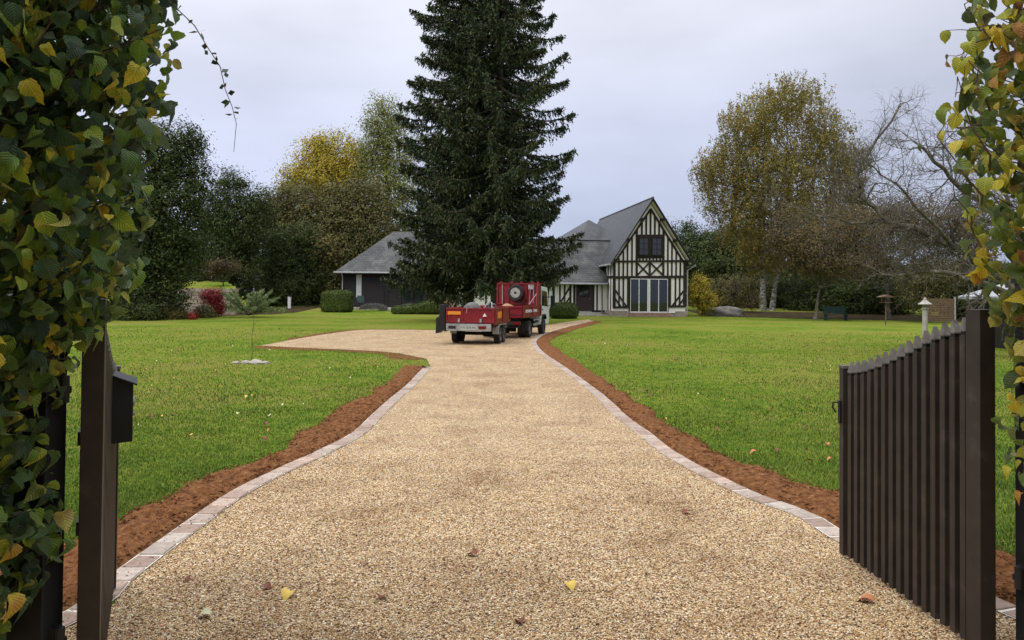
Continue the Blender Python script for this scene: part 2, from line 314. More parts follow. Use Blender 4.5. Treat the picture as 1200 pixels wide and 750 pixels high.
# ------------------------------------------------------------------ mesh helpers
class MB:
    def __init__(s): s.V = []; s.F = []; s.n = 0; s.UV = []; s.arr = []
    def add(s, verts, faces, uvs=None):
        k = s.n; s.V.extend([tuple(v) for v in verts]); s.n += len(verts)
        for i, f in enumerate(faces):
            s.F.append(tuple(k+a for a in f))
            s.UV.append(uvs[i] if uvs else None)
        return s
    def box(s, x0, x1, y0, y1, z0, z1, rot=None, at=None):
        v = [(x, y, z) for z in (z0, z1) for x, y in ((x0, y0), (x1, y0), (x1, y1), (x0, y1))]
        if rot is not None: v = [rot @ Vector(p) for p in v]
        if at is not None: v = [Vector(p)+Vector(at) for p in v]
        return s.add(v, [(3, 2, 1, 0), (4, 5, 6, 7), (0, 1, 5, 4), (1, 2, 6, 5), (2, 3, 7, 6), (3, 0, 4, 7)])
    def bar(s, p, q, w, d, up=(0, 0, 1)):
        "box from p to q, w across (in the up x dir plane), d deep"
        p, q = Vector(p), Vector(q); z = (q-p).normalized(); u = Vector(up)
        if abs(z.dot(u)) > .98: u = Vector((0, 1, 0))
        x = u.cross(z).normalized(); y = z.cross(x)
        v = [a + x*sx*w/2 + y*sy*d/2 for a in (p, q) for sx, sy in ((-1, -1), (1, -1), (1, 1), (-1, 1))]
        return s.add(v, [(3, 2, 1, 0), (4, 5, 6, 7), (0, 1, 5, 4), (1, 2, 6, 5), (2, 3, 7, 6), (3, 0, 4, 7)])
    def tube(s, pts, rad, n=8, cap=True):
        pts = [Vector(p) for p in pts]
        if not hasattr(rad, '__len__'): rad = [rad]*len(pts)
        vs, fs = [], []
        prev = None
        for i, p in enumerate(pts):
            d = (pts[min(i+1, len(pts)-1)]-pts[max(i-1, 0)]).normalized()
            a = prev if prev is not None else (Vector((1, 0, 0)) if abs(d.x) < .9 else Vector((0, 1, 0)))
            x = (a - d*a.dot(d)).normalized(); prev = x; y = d.cross(x)
            for k in range(n):
                an = 2*math.pi*k/n; vs.append(p + (x*math.cos(an)+y*math.sin(an))*rad[i])
        for i in range(len(pts)-1):
            for k in range(n):
                fs.append((i*n+k, i*n+(k+1) % n, (i+1)*n+(k+1) % n, (i+1)*n+k))
        if cap: fs.append(tuple(range(n))[::-1]); fs.append(tuple((len(pts)-1)*n+k for k in range(n)))
        return s.add(vs, fs)
    def lathe(s, prof, n=24, axis='z', at=(0, 0, 0)):
        vs, fs = [], []
        for r_, h in prof:
            for k in range(n):
                a = 2*math.pi*k/n; c, q = math.cos(a)*r_, math.sin(a)*r_
                v = {'z': (c, q, h), 'x': (h, c, q), 'y': (c, h, q)}[axis]
                vs.append(Vector(v)+Vector(at))
        for i in range(len(prof)-1):
            for k in range(n): fs.append((i*n+k, i*n+(k+1) % n, (i+1)*n+(k+1) % n, (i+1)*n+k))
        fs.append(tuple(range(n))[::-1]); fs.append(tuple((len(prof)-1)*n+k for k in range(n)))
        return s.add(vs, fs)
    def prism(s, poly, off):
        "planar polygon (3-D points) extruded by the vector off"
        n = len(poly); off = Vector(off); v = [Vector(p) for p in poly] + [Vector(p)+off for p in poly]
        return s.add(v, [tuple(range(n))[::-1], tuple(range(n, 2*n))] + [(i, (i+1) % n, n+(i+1) % n, n+i) for i in range(n)])
    def quadsheet(s, pts, th):
        "roof slab: outline on top, thickness downwards, with metric uv along the slope"
        pts = [Vector(p) for p in pts]; n = len(pts)
        nm = (pts[1]-pts[0]).cross(pts[-1]-pts[0]).normalized()
        if nm.z < 0: nm = -nm
        u = Vector((0, 0, 1)).cross(nm).normalized(); vdir = nm.cross(u)
        v = pts + [p-Vector((0, 0, th)) for p in pts]
        uv = [((p-pts[0]).dot(u), (p-pts[0]).dot(vdir)) for p in pts]
        fs = [tuple(range(n)), tuple(range(n, 2*n))[::-1]] + [(i, (i+1) % n, n+(i+1) % n, n+i) for i in range(n)]
        uvs = [uv, uv[::-1]] + [[(0, 0)]*4 for _ in range(n)]
        return s.add(v, fs, uvs)
    def grid(s, nu, nv, fn):
        vs = [fn(i/(nu-1), j/(nv-1)) for j in range(nv) for i in range(nu)]
        return s.add(vs, [(j*nu+i, j*nu+i+1, (j+1)*nu+i+1, (j+1)*nu+i) for j in range(nv-1) for i in range(nu-1)])
    def build(s, name, mat, parent=None, smooth=False, recalc=True, bevel=0):
        me = bpy.data.meshes.new(name); me.from_pydata(s.V, [], s.F)
        uvl = me.uv_layers.new(name='UVMap'); k = 0
        vv = [Vector(p) for p in s.V]; data = []
        for f, uv in zip(s.F, s.UV):
            if uv is None:
                nrm = (vv[f[1]]-vv[f[0]]).cross(vv[f[2]]-vv[f[1]])
                a = max(range(3), key=lambda i: abs(nrm[i]))
                for i in f:
                    p = vv[i]; data.extend(((p.y, p.z), (p.x, p.z), (p.x, p.y))[a])
            else:
                for q in uv: data.extend(q)
        uvl.data.foreach_set('uv', data)
        if recalc:
            bm = bmesh.new(); bm.from_mesh(me); bmesh.ops.recalc_face_normals(bm, faces=bm.faces)
            if bevel: bmesh.ops.bevel(bm, geom=bm.edges[:], offset=bevel, segments=2, affect='EDGES', profile=.6, clamp_overlap=True)
            bm.to_mesh(me); bm.free()
        if smooth: me.polygons.foreach_set('use_smooth', [True]*len(me.polygons))
        me.materials.append(MT[mat] if isinstance(mat, str) else mat)
        o = bpy.data.objects.new(name, me); COL.objects.link(o)
        if parent is not None: o.parent = parent
        return o
def npmesh(name, V, F, mat, parent=None, uv=None, smooth=False):
    "V (n,3) float, F (m,k) int"
    me = bpy.data.meshes.new(name); V = np.asarray(V, dtype=np.float32); F = np.asarray(F, dtype=np.int32)
    m_, k_ = F.shape
    me.vertices.add(len(V)); me.vertices.foreach_set('co', V.ravel())
    me.loops.add(m_*k_); me.loops.foreach_set('vertex_index', F.ravel())
    me.polygons.add(m_); me.polygons.foreach_set('loop_start', np.arange(0, m_*k_, k_, dtype=np.int32))
    me.update(calc_edges=True)
    if uv is not None:
        l = me.uv_layers.new(name='UVMap'); l.data.foreach_set('uv', np.asarray(uv, dtype=np.float32)[F.ravel()].ravel())
    if smooth: me.polygons.foreach_set('use_smooth', np.ones(m_, dtype=bool))
    me.materials.append(MT[mat] if isinstance(mat, str) else mat)
    me.validate()
    o = bpy.data.objects.new(name, me); COL.objects.link(o)
    if parent is not None: o.parent = parent
    return o
def tag(o, label=None, cat=None, group=None, kind=None):
    if label: o['label'] = label
    if cat: o['category'] = cat
    if group: o['group'] = group
    if kind: o['kind'] = kind
    return o
def root(name, loc, rz, label, cat, group=None):
    o = bpy.data.objects.new(name, None); COL.objects.link(o); o.empty_display_size = .2
    o.location = loc; o.rotation_euler = (0, 0, rz); return tag(o, label, cat, group)
def struct(o): return tag(o, kind='structure')

def unit(v): return v/np.maximum(np.linalg.norm(v, axis=-1, keepdims=True), 1e-9)
def rnd_dirs(n): return unit(rng.normal(size=(n, 3)))
def kites(C, D, L, Wd, bend=.15, face=None):
    "one kite-shaped leaf per centre C, pointing along D, length L, width Wd"
    n = len(C); L = np.broadcast_to(L, n)[:, None]; Wd = np.broadcast_to(Wd, n)[:, None]
    a = rnd_dirs(n) if face is None else face
    X = unit(np.cross(D, a)); N = np.cross(X, D)
    v0 = C - D*L*.5; v2 = C + D*L*.5 - N*L*bend
    v1 = C + X*Wd*.5 + N*L*bend*.5 - D*L*.08; v3 = C - X*Wd*.5 + N*L*bend*.5 - D*L*.08
    V = np.stack([v0, v1, v2, v3], 1).reshape(-1, 3); F = np.arange(4*n).reshape(n, 4)
    return V, F
def smooth01(t): t = np.clip(t, 0, 1); return t*t*(3-2*t)
def terrain(x, y): return .55*smooth01((y-50)/22.0)
def tz(x, y): return float(terrain(x, y))

# ------------------------------------------------------------------ ground
xs = np.concatenate([np.arange(-400, -60, 20), np.arange(-60, 60, 2), np.arange(60, 401, 20)])
ys = np.concatenate([np.arange(-60, 0, 10), np.arange(0, 120, 2), np.arange(120, 700, 20)])
XX, YY = np.meshgrid(xs, ys); ZZ = terrain(XX, YY)
nx, ny = len(xs), len(ys)
idx = np.arange(nx*ny).reshape(ny, nx)
Fg = np.stack([idx[:-1, :-1], idx[:-1, 1:], idx[1:, 1:], idx[1:, :-1]], -1).reshape(-1, 4)
struct(npmesh('ground', np.stack([XX, YY, ZZ], -1).reshape(-1, 3), Fg, 'lawn', smooth=True))

def W(lst): return [P(x, y) for x, y in lst]
L_in = W([(143, 693), (187, 657), (223, 630), (273, 592), (303, 573), (347, 551), (387, 532), (427, 510), (447, 490), (467, 470), (487, 452), (505, 431)])
L_out = W([(125, 680), (169, 643), (210, 613), (262, 582), (298, 563), (341, 543), (379, 525), (412, 507), (434, 486), (454, 467), (478, 447), (499, 424)])
L_soil = W([(60, 652), (132, 618), (167, 611), (210, 580), (260, 555), (300, 549), (337, 535), (358, 513), (393, 492), (407, 478), (433, 465), (460, 449), (479, 431), (472, 424)])
R_in = W([(978, 636), (937, 608), (881, 588), (829, 563), (799, 547), (769, 528), (747, 509), (721, 489), (695, 463), (657, 433), (631, 414), (624, 405), (624, 399), (635, 392), (657, 385), (694, 376.5)])
R_out = W([(988, 628), (948, 603), (904, 585), (851, 563), (807, 540), (772, 518), (746, 495), (717, 473), (678, 440), (643, 415), (631, 407), (629, 401), (640, 393), (662, 386), (698, 377)])
R_soil = W([(1010, 590), (986, 584), (945, 575), (904, 562), (859, 541), (822, 522), (784, 502), (747, 478), (713, 454), (678, 429), (652, 411), (640, 403), (645, 397), (667, 388), (704, 377.5)])
# extend towards the gate
L_in = [Vector((-2.62, 2.4, 0)), P(112, 722)] + L_in; L_out = [Vector((-2.8, 2.5, 0)), P(95, 705)] + L_out
L_soil = [Vector((-3.9, 2.6, 0))] + L_soil
R_in = [Vector((2.75, 3.3, 0)), Vector((2.45, 4.2, 0))] + R_in; R_out = [Vector((2.92, 3.4, 0)), Vector((2.62, 4.3, 0))] + R_out
R_soil = [Vector((3.9, 3.4, 0)), Vector((3.2, 4.6, 0))] + R_soil
def resample(pts, step):
    p = np.array([(q.x, q.y) for q in pts])
    # Catmull-Rom smoothing
    o = []
    for i in range(len(p)-1):
        p0, p1, p2, p3 = p[max(i-1, 0)], p[i], p[i+1], p[min(i+2, len(p)-1)]
        for t_ in np.linspace(0, 1, 12, endpoint=False):
            o.append(.5*((2*p1)+(-p0+p2)*t_+(2*p0-5*p1+4*p2-p3)*t_**2+(-p0+3*p1-3*p2+p3)*t_**3))
    o.append(p[-1]); o = np.array(o)
    d = np.r_[0, np.cumsum(np.linalg.norm(np.diff(o, axis=0), axis=1))]
    n = max(2, int(d[-1]/step)+1); s_ = np.linspace(0, d[-1], n)
    return np.stack([np.interp(s_, d, o[:, 0]), np.interp(s_, d, o[:, 1])], 1)
kl_in, kl_out = resample(L_in, .2), resample(L_out, .2)
kr_in, kr_out = resample(R_in, .2), resample(R_out, .2)
sl_soil, sr_soil = resample(L_soil, .1), resample(R_soil, .1)
branch_low = W([(500, 421), (487, 418.5), (467, 414.5), (433, 411.5), (367, 408.5), (305, 405.5)])
branch_top = W([(345, 398), (385, 391.5), (423, 387), (470, 386.5), (513, 387)])
top_edge = W([(560, 386), (600, 384), (622, 383), (648, 380), (668, 377), (690, 374.5)])
bl, bt = resample(branch_low, .3), resample(branch_top + top_edge, .4)
drive_poly = np.concatenate([np.array([(-3.5, -9), (-3.2, 1.5)]), kl_in, bl, bt, kr_in[::-1], np.array([(3.6, 2.4), (4.2, -9)])])
def fill_poly(name, poly, z, mat):
    bm = bmesh.new(); vs = [bm.verts.new((x, y, z)) for x, y in poly]
    es = [bm.edges.new((vs[i], vs[(i+1) % len(vs)])) for i in range(len(vs))]
    bmesh.ops.triangle_fill(bm, use_beauty=True, use_dissolve=False, edges=es)
    for f in bm.faces:
        f.normal_update()
        if f.normal.z < 0: f.normal_flip()
    me = bpy.data.meshes.new(name); bm.to_mesh(me); bm.free(); me.materials.append(MT[mat])
    o = bpy.data.objects.new(name, me); COL.objects.link(o); return o
struct(fill_poly('driveway', drive_poly, .012, 'gravel'))

def strip_pairs(a, b, n):
    def rs(c):
        d = np.r_[0, np.cumsum(np.linalg.norm(np.diff(c, axis=0), axis=1))]; s_ = np.linspace(0, d[-1], n)
        return np.stack([np.interp(s_, d, c[:, 0]), np.interp(s_, d, c[:, 1])], 1)
    a = rs(a)
    # nearest point matching keeps cross sections square to the kerb
    bb = rs(np.asarray(b)); dd = np.r_[0, np.cumsum(np.linalg.norm(np.diff(bb, axis=0), axis=1))]
    out_ = []; last = 0
    for p in a:
        k = last+int(np.argmin(np.linalg.norm(bb[last:last+40]-p, axis=1))); last = k; out_.append(bb[k])
    return a, np.array(out_)
def kerb(inner, outer, name):
    n = int(np.linalg.norm(np.diff(inner, axis=0), axis=1).sum()/.205)
    a, b_ = strip_pairs(inner, outer, n)
    # constant width kerb normal to the inner edge
    tdir = unit(np.gradient(a, axis=0)); nrm = np.stack([-tdir[:, 1], tdir[:, 0]], 1)
    side = np.sign(((b_-a)*nrm).sum(1).mean()); nrm = nrm*side
    wd = .15
    mb = MB(); mo = MB()
    for i in range(n-1):
        t0, t1 = .045, .955
        p0 = a[i]+(a[i+1]-a[i])*t0; p1 = a[i]+(a[i+1]-a[i])*t1
        q0 = p0+nrm[i]*wd; q1 = p1+nrm[min(i+1, n-1)]*wd
        z = .026+random.uniform(-.003, .003); j = lambda: random.uniform(-.004, .004)
        c = [(p0[0]+j(), p0[1]+j()), (p1[0]+j(), p1[1]+j()), (q1[0]+j(), q1[1]+j()), (q0[0]+j(), q0[1]+j())]
        cx, cy = sum(k[0] for k in c)/4, sum(k[1] for k in c)/4
        tp = [(cx+(x-cx)*.955, cy+(y-cy)*.955) for x, y in c]
        v = [(x, y, -.02) for x, y in c]+[(x, y, z-.006) for x, y in c]+[(x, y, z+random.uniform(-.001, .001)) for x, y in tp]
        mb.add(v, [(8, 9, 10, 11)]+[(k+4, (k+1) % 4+4, (k+1) % 4+8, k+8) for k in range(4)]+[(k, (k+1) % 4, (k+1) % 4+4, k+4) for k in range(4)])
    mo.grid(n, 2, lambda u, v: (*(a[int(round(u*(n-1)))]+nrm[int(round(u*(n-1)))]*(-.004+v*(wd+.012))), .0195))
    struct(mb.build(name, 'kerb')); struct(mo.build(name+'_mortar', 'mortar'))
    return a, nrm, wd
kl = kerb(kl_in, kl_out, 'kerb_left')
kr = kerb(kr_in, kr_out, 'kerb_right')
def hash2(x, y, s=1.0):
    "cheap value noise"
    x = x*s; y = y*s; xi = np.floor(x); yi = np.floor(y); fx = x-xi; fy = y-yi
    fx = fx*fx*(3-2*fx); fy = fy*fy*(3-2*fy)
    def h(a, b): v = np.sin(a*127.1+b*311.7)*43758.5453; return v-np.floor(v)
    return (h(xi, yi)*(1-fx)+h(xi+1, yi)*fx)*(1-fy)+(h(xi, yi+1)*(1-fx)+h(xi+1, yi+1)*fx)*fy
def soil(kern, outer, name):
    a, nrm, wd = kern; n = 420
    d = np.r_[0, np.cumsum(np.linalg.norm(np.diff(a, axis=0), axis=1))]; s_ = np.linspace(0, d[-1], n)
    base = a+nrm*(wd+.002); A = np.stack([np.interp(s_, d, base[:, 0]), np.interp(s_, d, base[:, 1])], 1)
    A, B = strip_pairs(A, outer, n)
    # smooth the matched outer edge
    k = np.ones(9)/9; Bp = np.pad(B, ((4, 4), (0, 0)), 'edge'); B = np.stack([np.convolve(Bp[:, i], k, 'valid') for i in (0, 1)], 1)
    nv = 22; V = []
    jit = hash2(B[:, 0], B[:, 1], 2.2)*.22-.08+hash2(B[:, 1], B[:, 0], 7)*.10
    dirn = unit(B-A)
    B = B+dirn*jit[:, None]
    for j in range(nv):
        v = j/(nv-1); p = A*(1-v)+B*v
        z = .012+np.sin(min(v*1.25, 1)*math.pi)**.6*.045 if v < .8 else .012+.045*(math.sin(math.pi)**.6 if v >= 1 else math.sin(math.pi*v*1.25 if v*1.25 < 1 else 0))
        z = .010+.05*np.sqrt(max(0, 4*v*(1-v)))*(1-.3*v)
        zz = z+(hash2(p[:, 0], p[:, 1], 9)-.5)*.05*min(1, 6*v, 6*(1-v)) + (hash2(p[:, 0]+9, p[:, 1], 28)-.5)*.03*min(1, 8*v, 6*(1-v))
        V.append(np.c_[p, np.maximum(zz, .006 if 0 < v < 1 else .003)])
    V = np.concatenate(V); ii = np.arange(n*nv).reshape(nv, n)
    Fq = np.stack([ii[:-1, :-1], ii[:-1, 1:], ii[1:, 1:], ii[1:, :-1]], -1).reshape(-1, 4)
    struct(npmesh(name, V, Fq, 'soil', smooth=False))
    return A, B
SL = soil(kl, sl_soil, 'soil_left'); SR = soil(kr, sr_soil, 'soil_right')
# bare soil margin round the side branch of the drive
def margin(c, wdt, name, sgn, mat='soil', z=.006):
    tdir = unit(np.gradient(c, axis=0)); nrm = np.stack([-tdir[:, 1], tdir[:, 0]], 1)*sgn
    n = len(c); wv = wdt*(.6+.8*hash2(c[:, 0], c[:, 1], 1.3)); o = c+nrm*wv[:, None]
    V = np.r_[np.c_[c, np.full(n, z)], np.c_[o, np.full(n, z)]]; ii = np.arange(n)
    struct(npmesh(name, V, np.stack([ii[:-1], ii[1:], ii[1:]+n, ii[:-1]+n], 1), mat))
margin(bl, .62, 'soil_margin', 1); margin(resample(branch_top, .4), .45, 'soil_margin_far', 1)

def inpoly(x, y, poly):
    ins = np.zeros(len(x), bool); n = len(poly)
    for i in range(n):
        x0, y0 = poly[i]; x1, y1 = poly[(i+1) % n]
        if y0 == y1: continue
        c = ((y0 > y) != (y1 > y)) & (x < (x1-x0)*(y-y0)/(y1-y0)+x0); ins ^= c
    return ins
soilL = np.concatenate([SL[0], SL[1][::-1]]); soilR = np.concatenate([SR[0], SR[1][::-1]])
kerbL = np.concatenate([kl[0], (kl[0]+kl[1]*kl[2])[::-1]]); kerbR = np.concatenate([kr[0], (kr[0]+kr[1]*kr[2])[::-1]])
EXCL = [drive_poly, kerbL, kerbR]
def lawn_mask(x, y, soilok=0.0):
    m_ = np.ones(len(x), bool)
    for p in EXCL: m_ &= ~inpoly(x, y, p)
    s_ = inpoly(x, y, soilL) | inpoly(x, y, soilR)
    keep = rng.random(len(x)) < soilok
    return m_ & (~s_ | keep)
# grass blades, dense near the viewer and thinning with distance
def grass(n, y0, y1, h0, h1, wdt, side):
    "sampled evenly over the picture's ground so near turf is densest"
    u = rng.random(n); y = 1/(1/y0+(1/y1-1/y0)*u)
    lo, hi = (-.78, 0.02) if side < 0 else (-.0, .78)
    x = y*(lo+(hi-lo)*rng.random(n))
    if side < 0: x = x-.3
    k = lawn_mask(x, y, .012); x, y = x[k], y[k]; n = len(x)
    patch = hash2(x, y, 1.1)*.6+hash2(x, y, 5)*.4
    h = (h0+(h1-h0)*rng.random(n))*(.45+1.0*patch); az = rng.random(n)*6.283; ln = .2+rng.random(n)*.75
    ww = wdt*(1+y/9)*(.6+.8*rng.random(n)); h = h*(1+y/60)
    d = np.stack([np.cos(az), np.sin(az)], 1); pr = np.stack([-d[:, 1], d[:, 0]], 1)
    b0 = np.c_[x, y, np.full(n, -.003)]
    a = b0.copy(); a[:, :2] += pr*ww[:, None]/2; c = b0.copy(); c[:, :2] -= pr*ww[:, None]/2
    mid = b0.copy(); mid[:, :2] += d*(h*ln*.35)[:, None]; mid[:, 2] += h*.62
    ma = mid.copy(); ma[:, :2] += pr*ww[:, None]*.36; mc = mid.copy(); mc[:, :2] -= pr*ww[:, None]*.36
    tip = b0.copy(); tip[:, :2] += d*(h*ln)[:, None]; tip[:, 2] += h*(1-.25*ln)
    V = np.stack([a, c, mc, ma, tip, tip], 1).reshape(-1, 3)
    i = np.arange(n)*6
    return V, np.concatenate([np.stack([i, i+1, i+2, i+3], 1), np.stack([i+3, i+2, i+4, i+5], 1)])
for side, nm in ((-1, 'lawn_grass'), (1, 'lawn_grass')):
    V, Fq = grass(230000, 3.6, 34, .018, .040, .0042, side)
    i = Fq[:, 3] % 6 == 5; tri = np.concatenate([Fq[~i][:, [0, 1, 2]], Fq[~i][:, [0, 2, 3]], Fq[i][:, [0, 1, 2]]])
    o = npmesh(nm, V, tri, 'grass')
    tag(o, kind='stuff')
# loose surface stones, nearest stretch of the drive
def pebbles(n, y0, y1):
    u = rng.random(n); y = y0+(y1-y0)*u**1.5; x = y*(rng.random(n)*1.5-.75)
    k = inpoly(x, y, drive_poly); x, y = x[k], y[k]; n = len(x)
    r_ = .0027+.0036*rng.random(n)**1.8; base = np.array([(1, 0, 0), (0, 1, 0), (-1, 0, 0), (0, -1, 0), (0, 0, 1), (0, 0, -1)], float)
    jit = base[None]*(1+.5*(rng.random((n, 6, 1))-.5))+.28*(rng.random((n, 6, 3))-.5)
    sc = np.stack([1+.6*rng.random(n), .8+.5*rng.random(n), .55+.35*rng.random(n)], 1)
    p = jit*sc[:, None]*r_[:, None, None]; az = rng.random(n)*6.283; c, s_ = np.cos(az)[:, None], np.sin(az)[:, None]
    q = np.stack([p[..., 0]*c-p[..., 1]*s_, p[..., 0]*s_+p[..., 1]*c, p[..., 2]], -1)
    q += np.stack([x, y, .012+r_*.35], 1)[:, None]
    f = np.array([(0, 1, 4), (1, 2, 4), (2, 3, 4), (3, 0, 4), (1, 0, 5), (2, 1, 5), (3, 2, 5), (0, 3, 5)])
    Fq = (np.arange(n)*6)[:, None, None]+f[None]
    return q.reshape(-1, 3), Fq.reshape(-1, 3)
V, Fq = pebbles(260000, 2.6, 7.5)
tag(npmesh('gravel_stones', V, Fq, 'pebble'), kind='stuff')

def bits(poly, n, r0, r1, zfn, name, mat):
    lo, hi = poly.min(0), poly.max(0); x = lo[0]+(hi[0]-lo[0])*rng.random(n*6); y = lo[1]+(min(hi[1], 14)-lo[1])*rng.random(n*6)**1.4
    k = inpoly(x, y, poly); x, y = x[k][:n], y[k][:n]; m_ = len(x); r_ = r0+(r1-r0)*rng.random(m_)**3
    base = np.array([(1, 0, 0), (0, 1, 0), (-1, 0, 0), (0, -1, 0), (0, 0, 1), (0, 0, -1)], float)
    p = (base[None]+.5*(rng.random((m_, 6, 3))-.5))*r_[:, None, None]; p[..., 2] *= .7
    p += np.stack([x, y, zfn(x, y)+r_*.3], 1)[:, None]
    f = np.array([(0, 1, 4), (1, 2, 4), (2, 3, 4), (3, 0, 4), (1, 0, 5), (2, 1, 5), (3, 2, 5), (0, 3, 5)])
    tag(npmesh(name, p.reshape(-1, 3), ((np.arange(m_)*6)[:, None, None]+f[None]).reshape(-1, 3), mat), kind='stuff')
for sp_, kp_ in ((soilL, kerbL), (soilR, kerbR)):
    bits(sp_, 9000, .003, .017, lambda x, y: .04+0*x, 'soil_crumbs', 'soil')
    bits(kp_, 350, .003, .008, lambda x, y: .026+0*x, 'stray_stones', 'pebble')
    bits(kp_, 500, .002, .007, lambda x, y: .026+0*x, 'soil_crumbs', 'soil')
# ------------------------------------------------------------------ trees
def tubes_np(segs, n=5):
    "segs: list of (p0,p1,r0,r1) -> one mesh arrays"
    A = np.array([s_[0] for s_ in segs], float); B = np.array([s_[1] for s_ in segs], float)
    r0 = np.array([s_[2] for s_ in segs]); r1 = np.array([s_[3] for s_ in segs])
    D = unit(B-A); h = np.where(np.abs(D[:, 2:3]) > .9, np.array([[1., 0, 0]]), np.array([[0, 0, 1.]]))
    X = unit(np.cross(D, h)); Y = np.cross(D, X)
    an = np.arange(n)*2*math.pi/n
    ring = X[:, None]*np.cos(an)[None, :, None]+Y[:, None]*np.sin(an)[None, :, None]
    V = np.concatenate([A[:, None]+ring*r0[:, None, None], B[:, None]+ring*r1[:, None, None]], 1)
    k = np.arange(n); f = np.stack([k, (k+1) % n, (k+1) % n+n, k+n], 1)
    Fq = (np.arange(len(segs))*2*n)[:, None, None]+f[None]
    return V.reshape(-1, 3), Fq.reshape(-1, 4)
def wobble_path(a, b, n, amp, sag=0):
    a, b = np.array(a, float), np.array(b, float); ts = np.linspace(0, 1, n)
    p = a+(b-a)*ts[:, None]; off = rng.normal(size=(n, 3))*amp; off[0] = off[-1] = 0
    p += off; p[:, 2] += sag*4*ts*(1-ts); return p
def path_segs(p, r0, r1):
    n = len(p); r = np.linspace(r0, r1, n); return [(p[i], p[i+1], r[i], r[i+1]) for i in range(n-1)]
def tree(name, base, label, cat, lobes, nclump, per, leaf, cr, mat, bark='bark', trunk_r=.22, trunk_top=None, droop=0, group=None, hollow=.35, twigs=True, lean=(0, 0), trunks=None, asp=.55, parts=('trunk', 'crown')):
    "lobes: (x,y,z,rx,ry,rz) relative to the base"
    rt = root(name, base, 0, label, cat, group)
    lobes = np.array(lobes, float); vol = lobes[:, 3]*lobes[:, 4]*lobes[:, 5]; pr = vol**.8/np.sum(vol**.8)
    ci = rng.choice(len(lobes), nclump, p=pr); d = rnd_dirs(nclump)
    rad = (hollow+(1-hollow)*rng.random(nclump)**.5)*(1+.10*rng.normal(size=nclump))
    C = lobes[ci, :3]+d*lobes[ci, 3:]*rad[:, None]; C[:, 2] = np.maximum(C[:, 2], .15)
    k = np.repeat(np.arange(nclump), per); n = len(k)
    crs = (cr*(.5+rng.random(nclump)))[k][:, None]
    off = rng.normal(size=(n, 3))*crs*.55; 
    if droop: 
        tt = rng.random(n); off = off*np.array([.35, .35, .35]); off[:, 2] -= tt*droop*(.4+rng.random(nclump))[k]
    LC = C[k]+off; LC[:, 2] = np.maximum(LC[:, 2], .05)
    O = unit(unit((LC-lobes[ci[k], :3])/lobes[ci[k], 3:])*.9+unit(off)*.9+np.array((0, 0, .45))+rnd_dirs(n)*.75)
    D = unit(np.cross(O, rnd_dirs(n)))
    if droop: D[:, 2] -= .8; D = unit(D)
    sz = leaf*(.6+.8*rng.random(n))
    V, Fq = kites(LC, D, sz, sz*asp, face=O)
    npmesh(parts[1], V, Fq, mat, rt)
    segs = []
    zt = trunk_top or float((lobes[:, 2]).max())
    for (tx, ty, sx, sy, r_, zz) in (trunks or [(0, 0, lean[0], lean[1], trunk_r, zt)]):
        p = wobble_path((tx, ty, -.1), (tx+sx, ty+sy, zz), 9, .06*r_/.2)
        segs += path_segs(p, r_*1.25, r_*.25)
        segs.append((np.array((tx, ty, -.1)), p[1], r_*1.7, r_*1.15))
        nl = max(5, len(lobes)*2)
        for i in range(nl):
            L = lobes[i % len(lobes)]; zz0 = np.clip(L[2]-L[5]*.9, .2*zz, .9*zz)
            s0 = p[0]+(p[-1]-p[0])*(zz0/zz); dd = rnd_dirs(1)[0]
            e = L[:3]+dd*L[3:]*.8
            lp = wobble_path(s0, e, 6, .12, .0); segs += path_segs(lp, r_*.42, r_*.08)
    if twigs:
        sel = rng.choice(nclump, min(nclump, 420), replace=False)
        for i in sel:
            L = lobes[ci[i]]; s0 = L[:3]+(C[i]-L[:3])*.35
            if droop: s0[2] += .3
            lp = wobble_path(s0, C[i]+rng.normal(size=3)*.1, 4, .08); segs += path_segs(lp, .035, .008)
    V, Fq = tubes_np(segs, 6); npmesh(parts[0], V, Fq, bark, rt, smooth=True)
    return rt
def G(x, D, z=None): 
    "ground point seen at column x, at distance D"
    X = (x-600)*D/F_PX; return Vector((X, D, tz(X, D)))

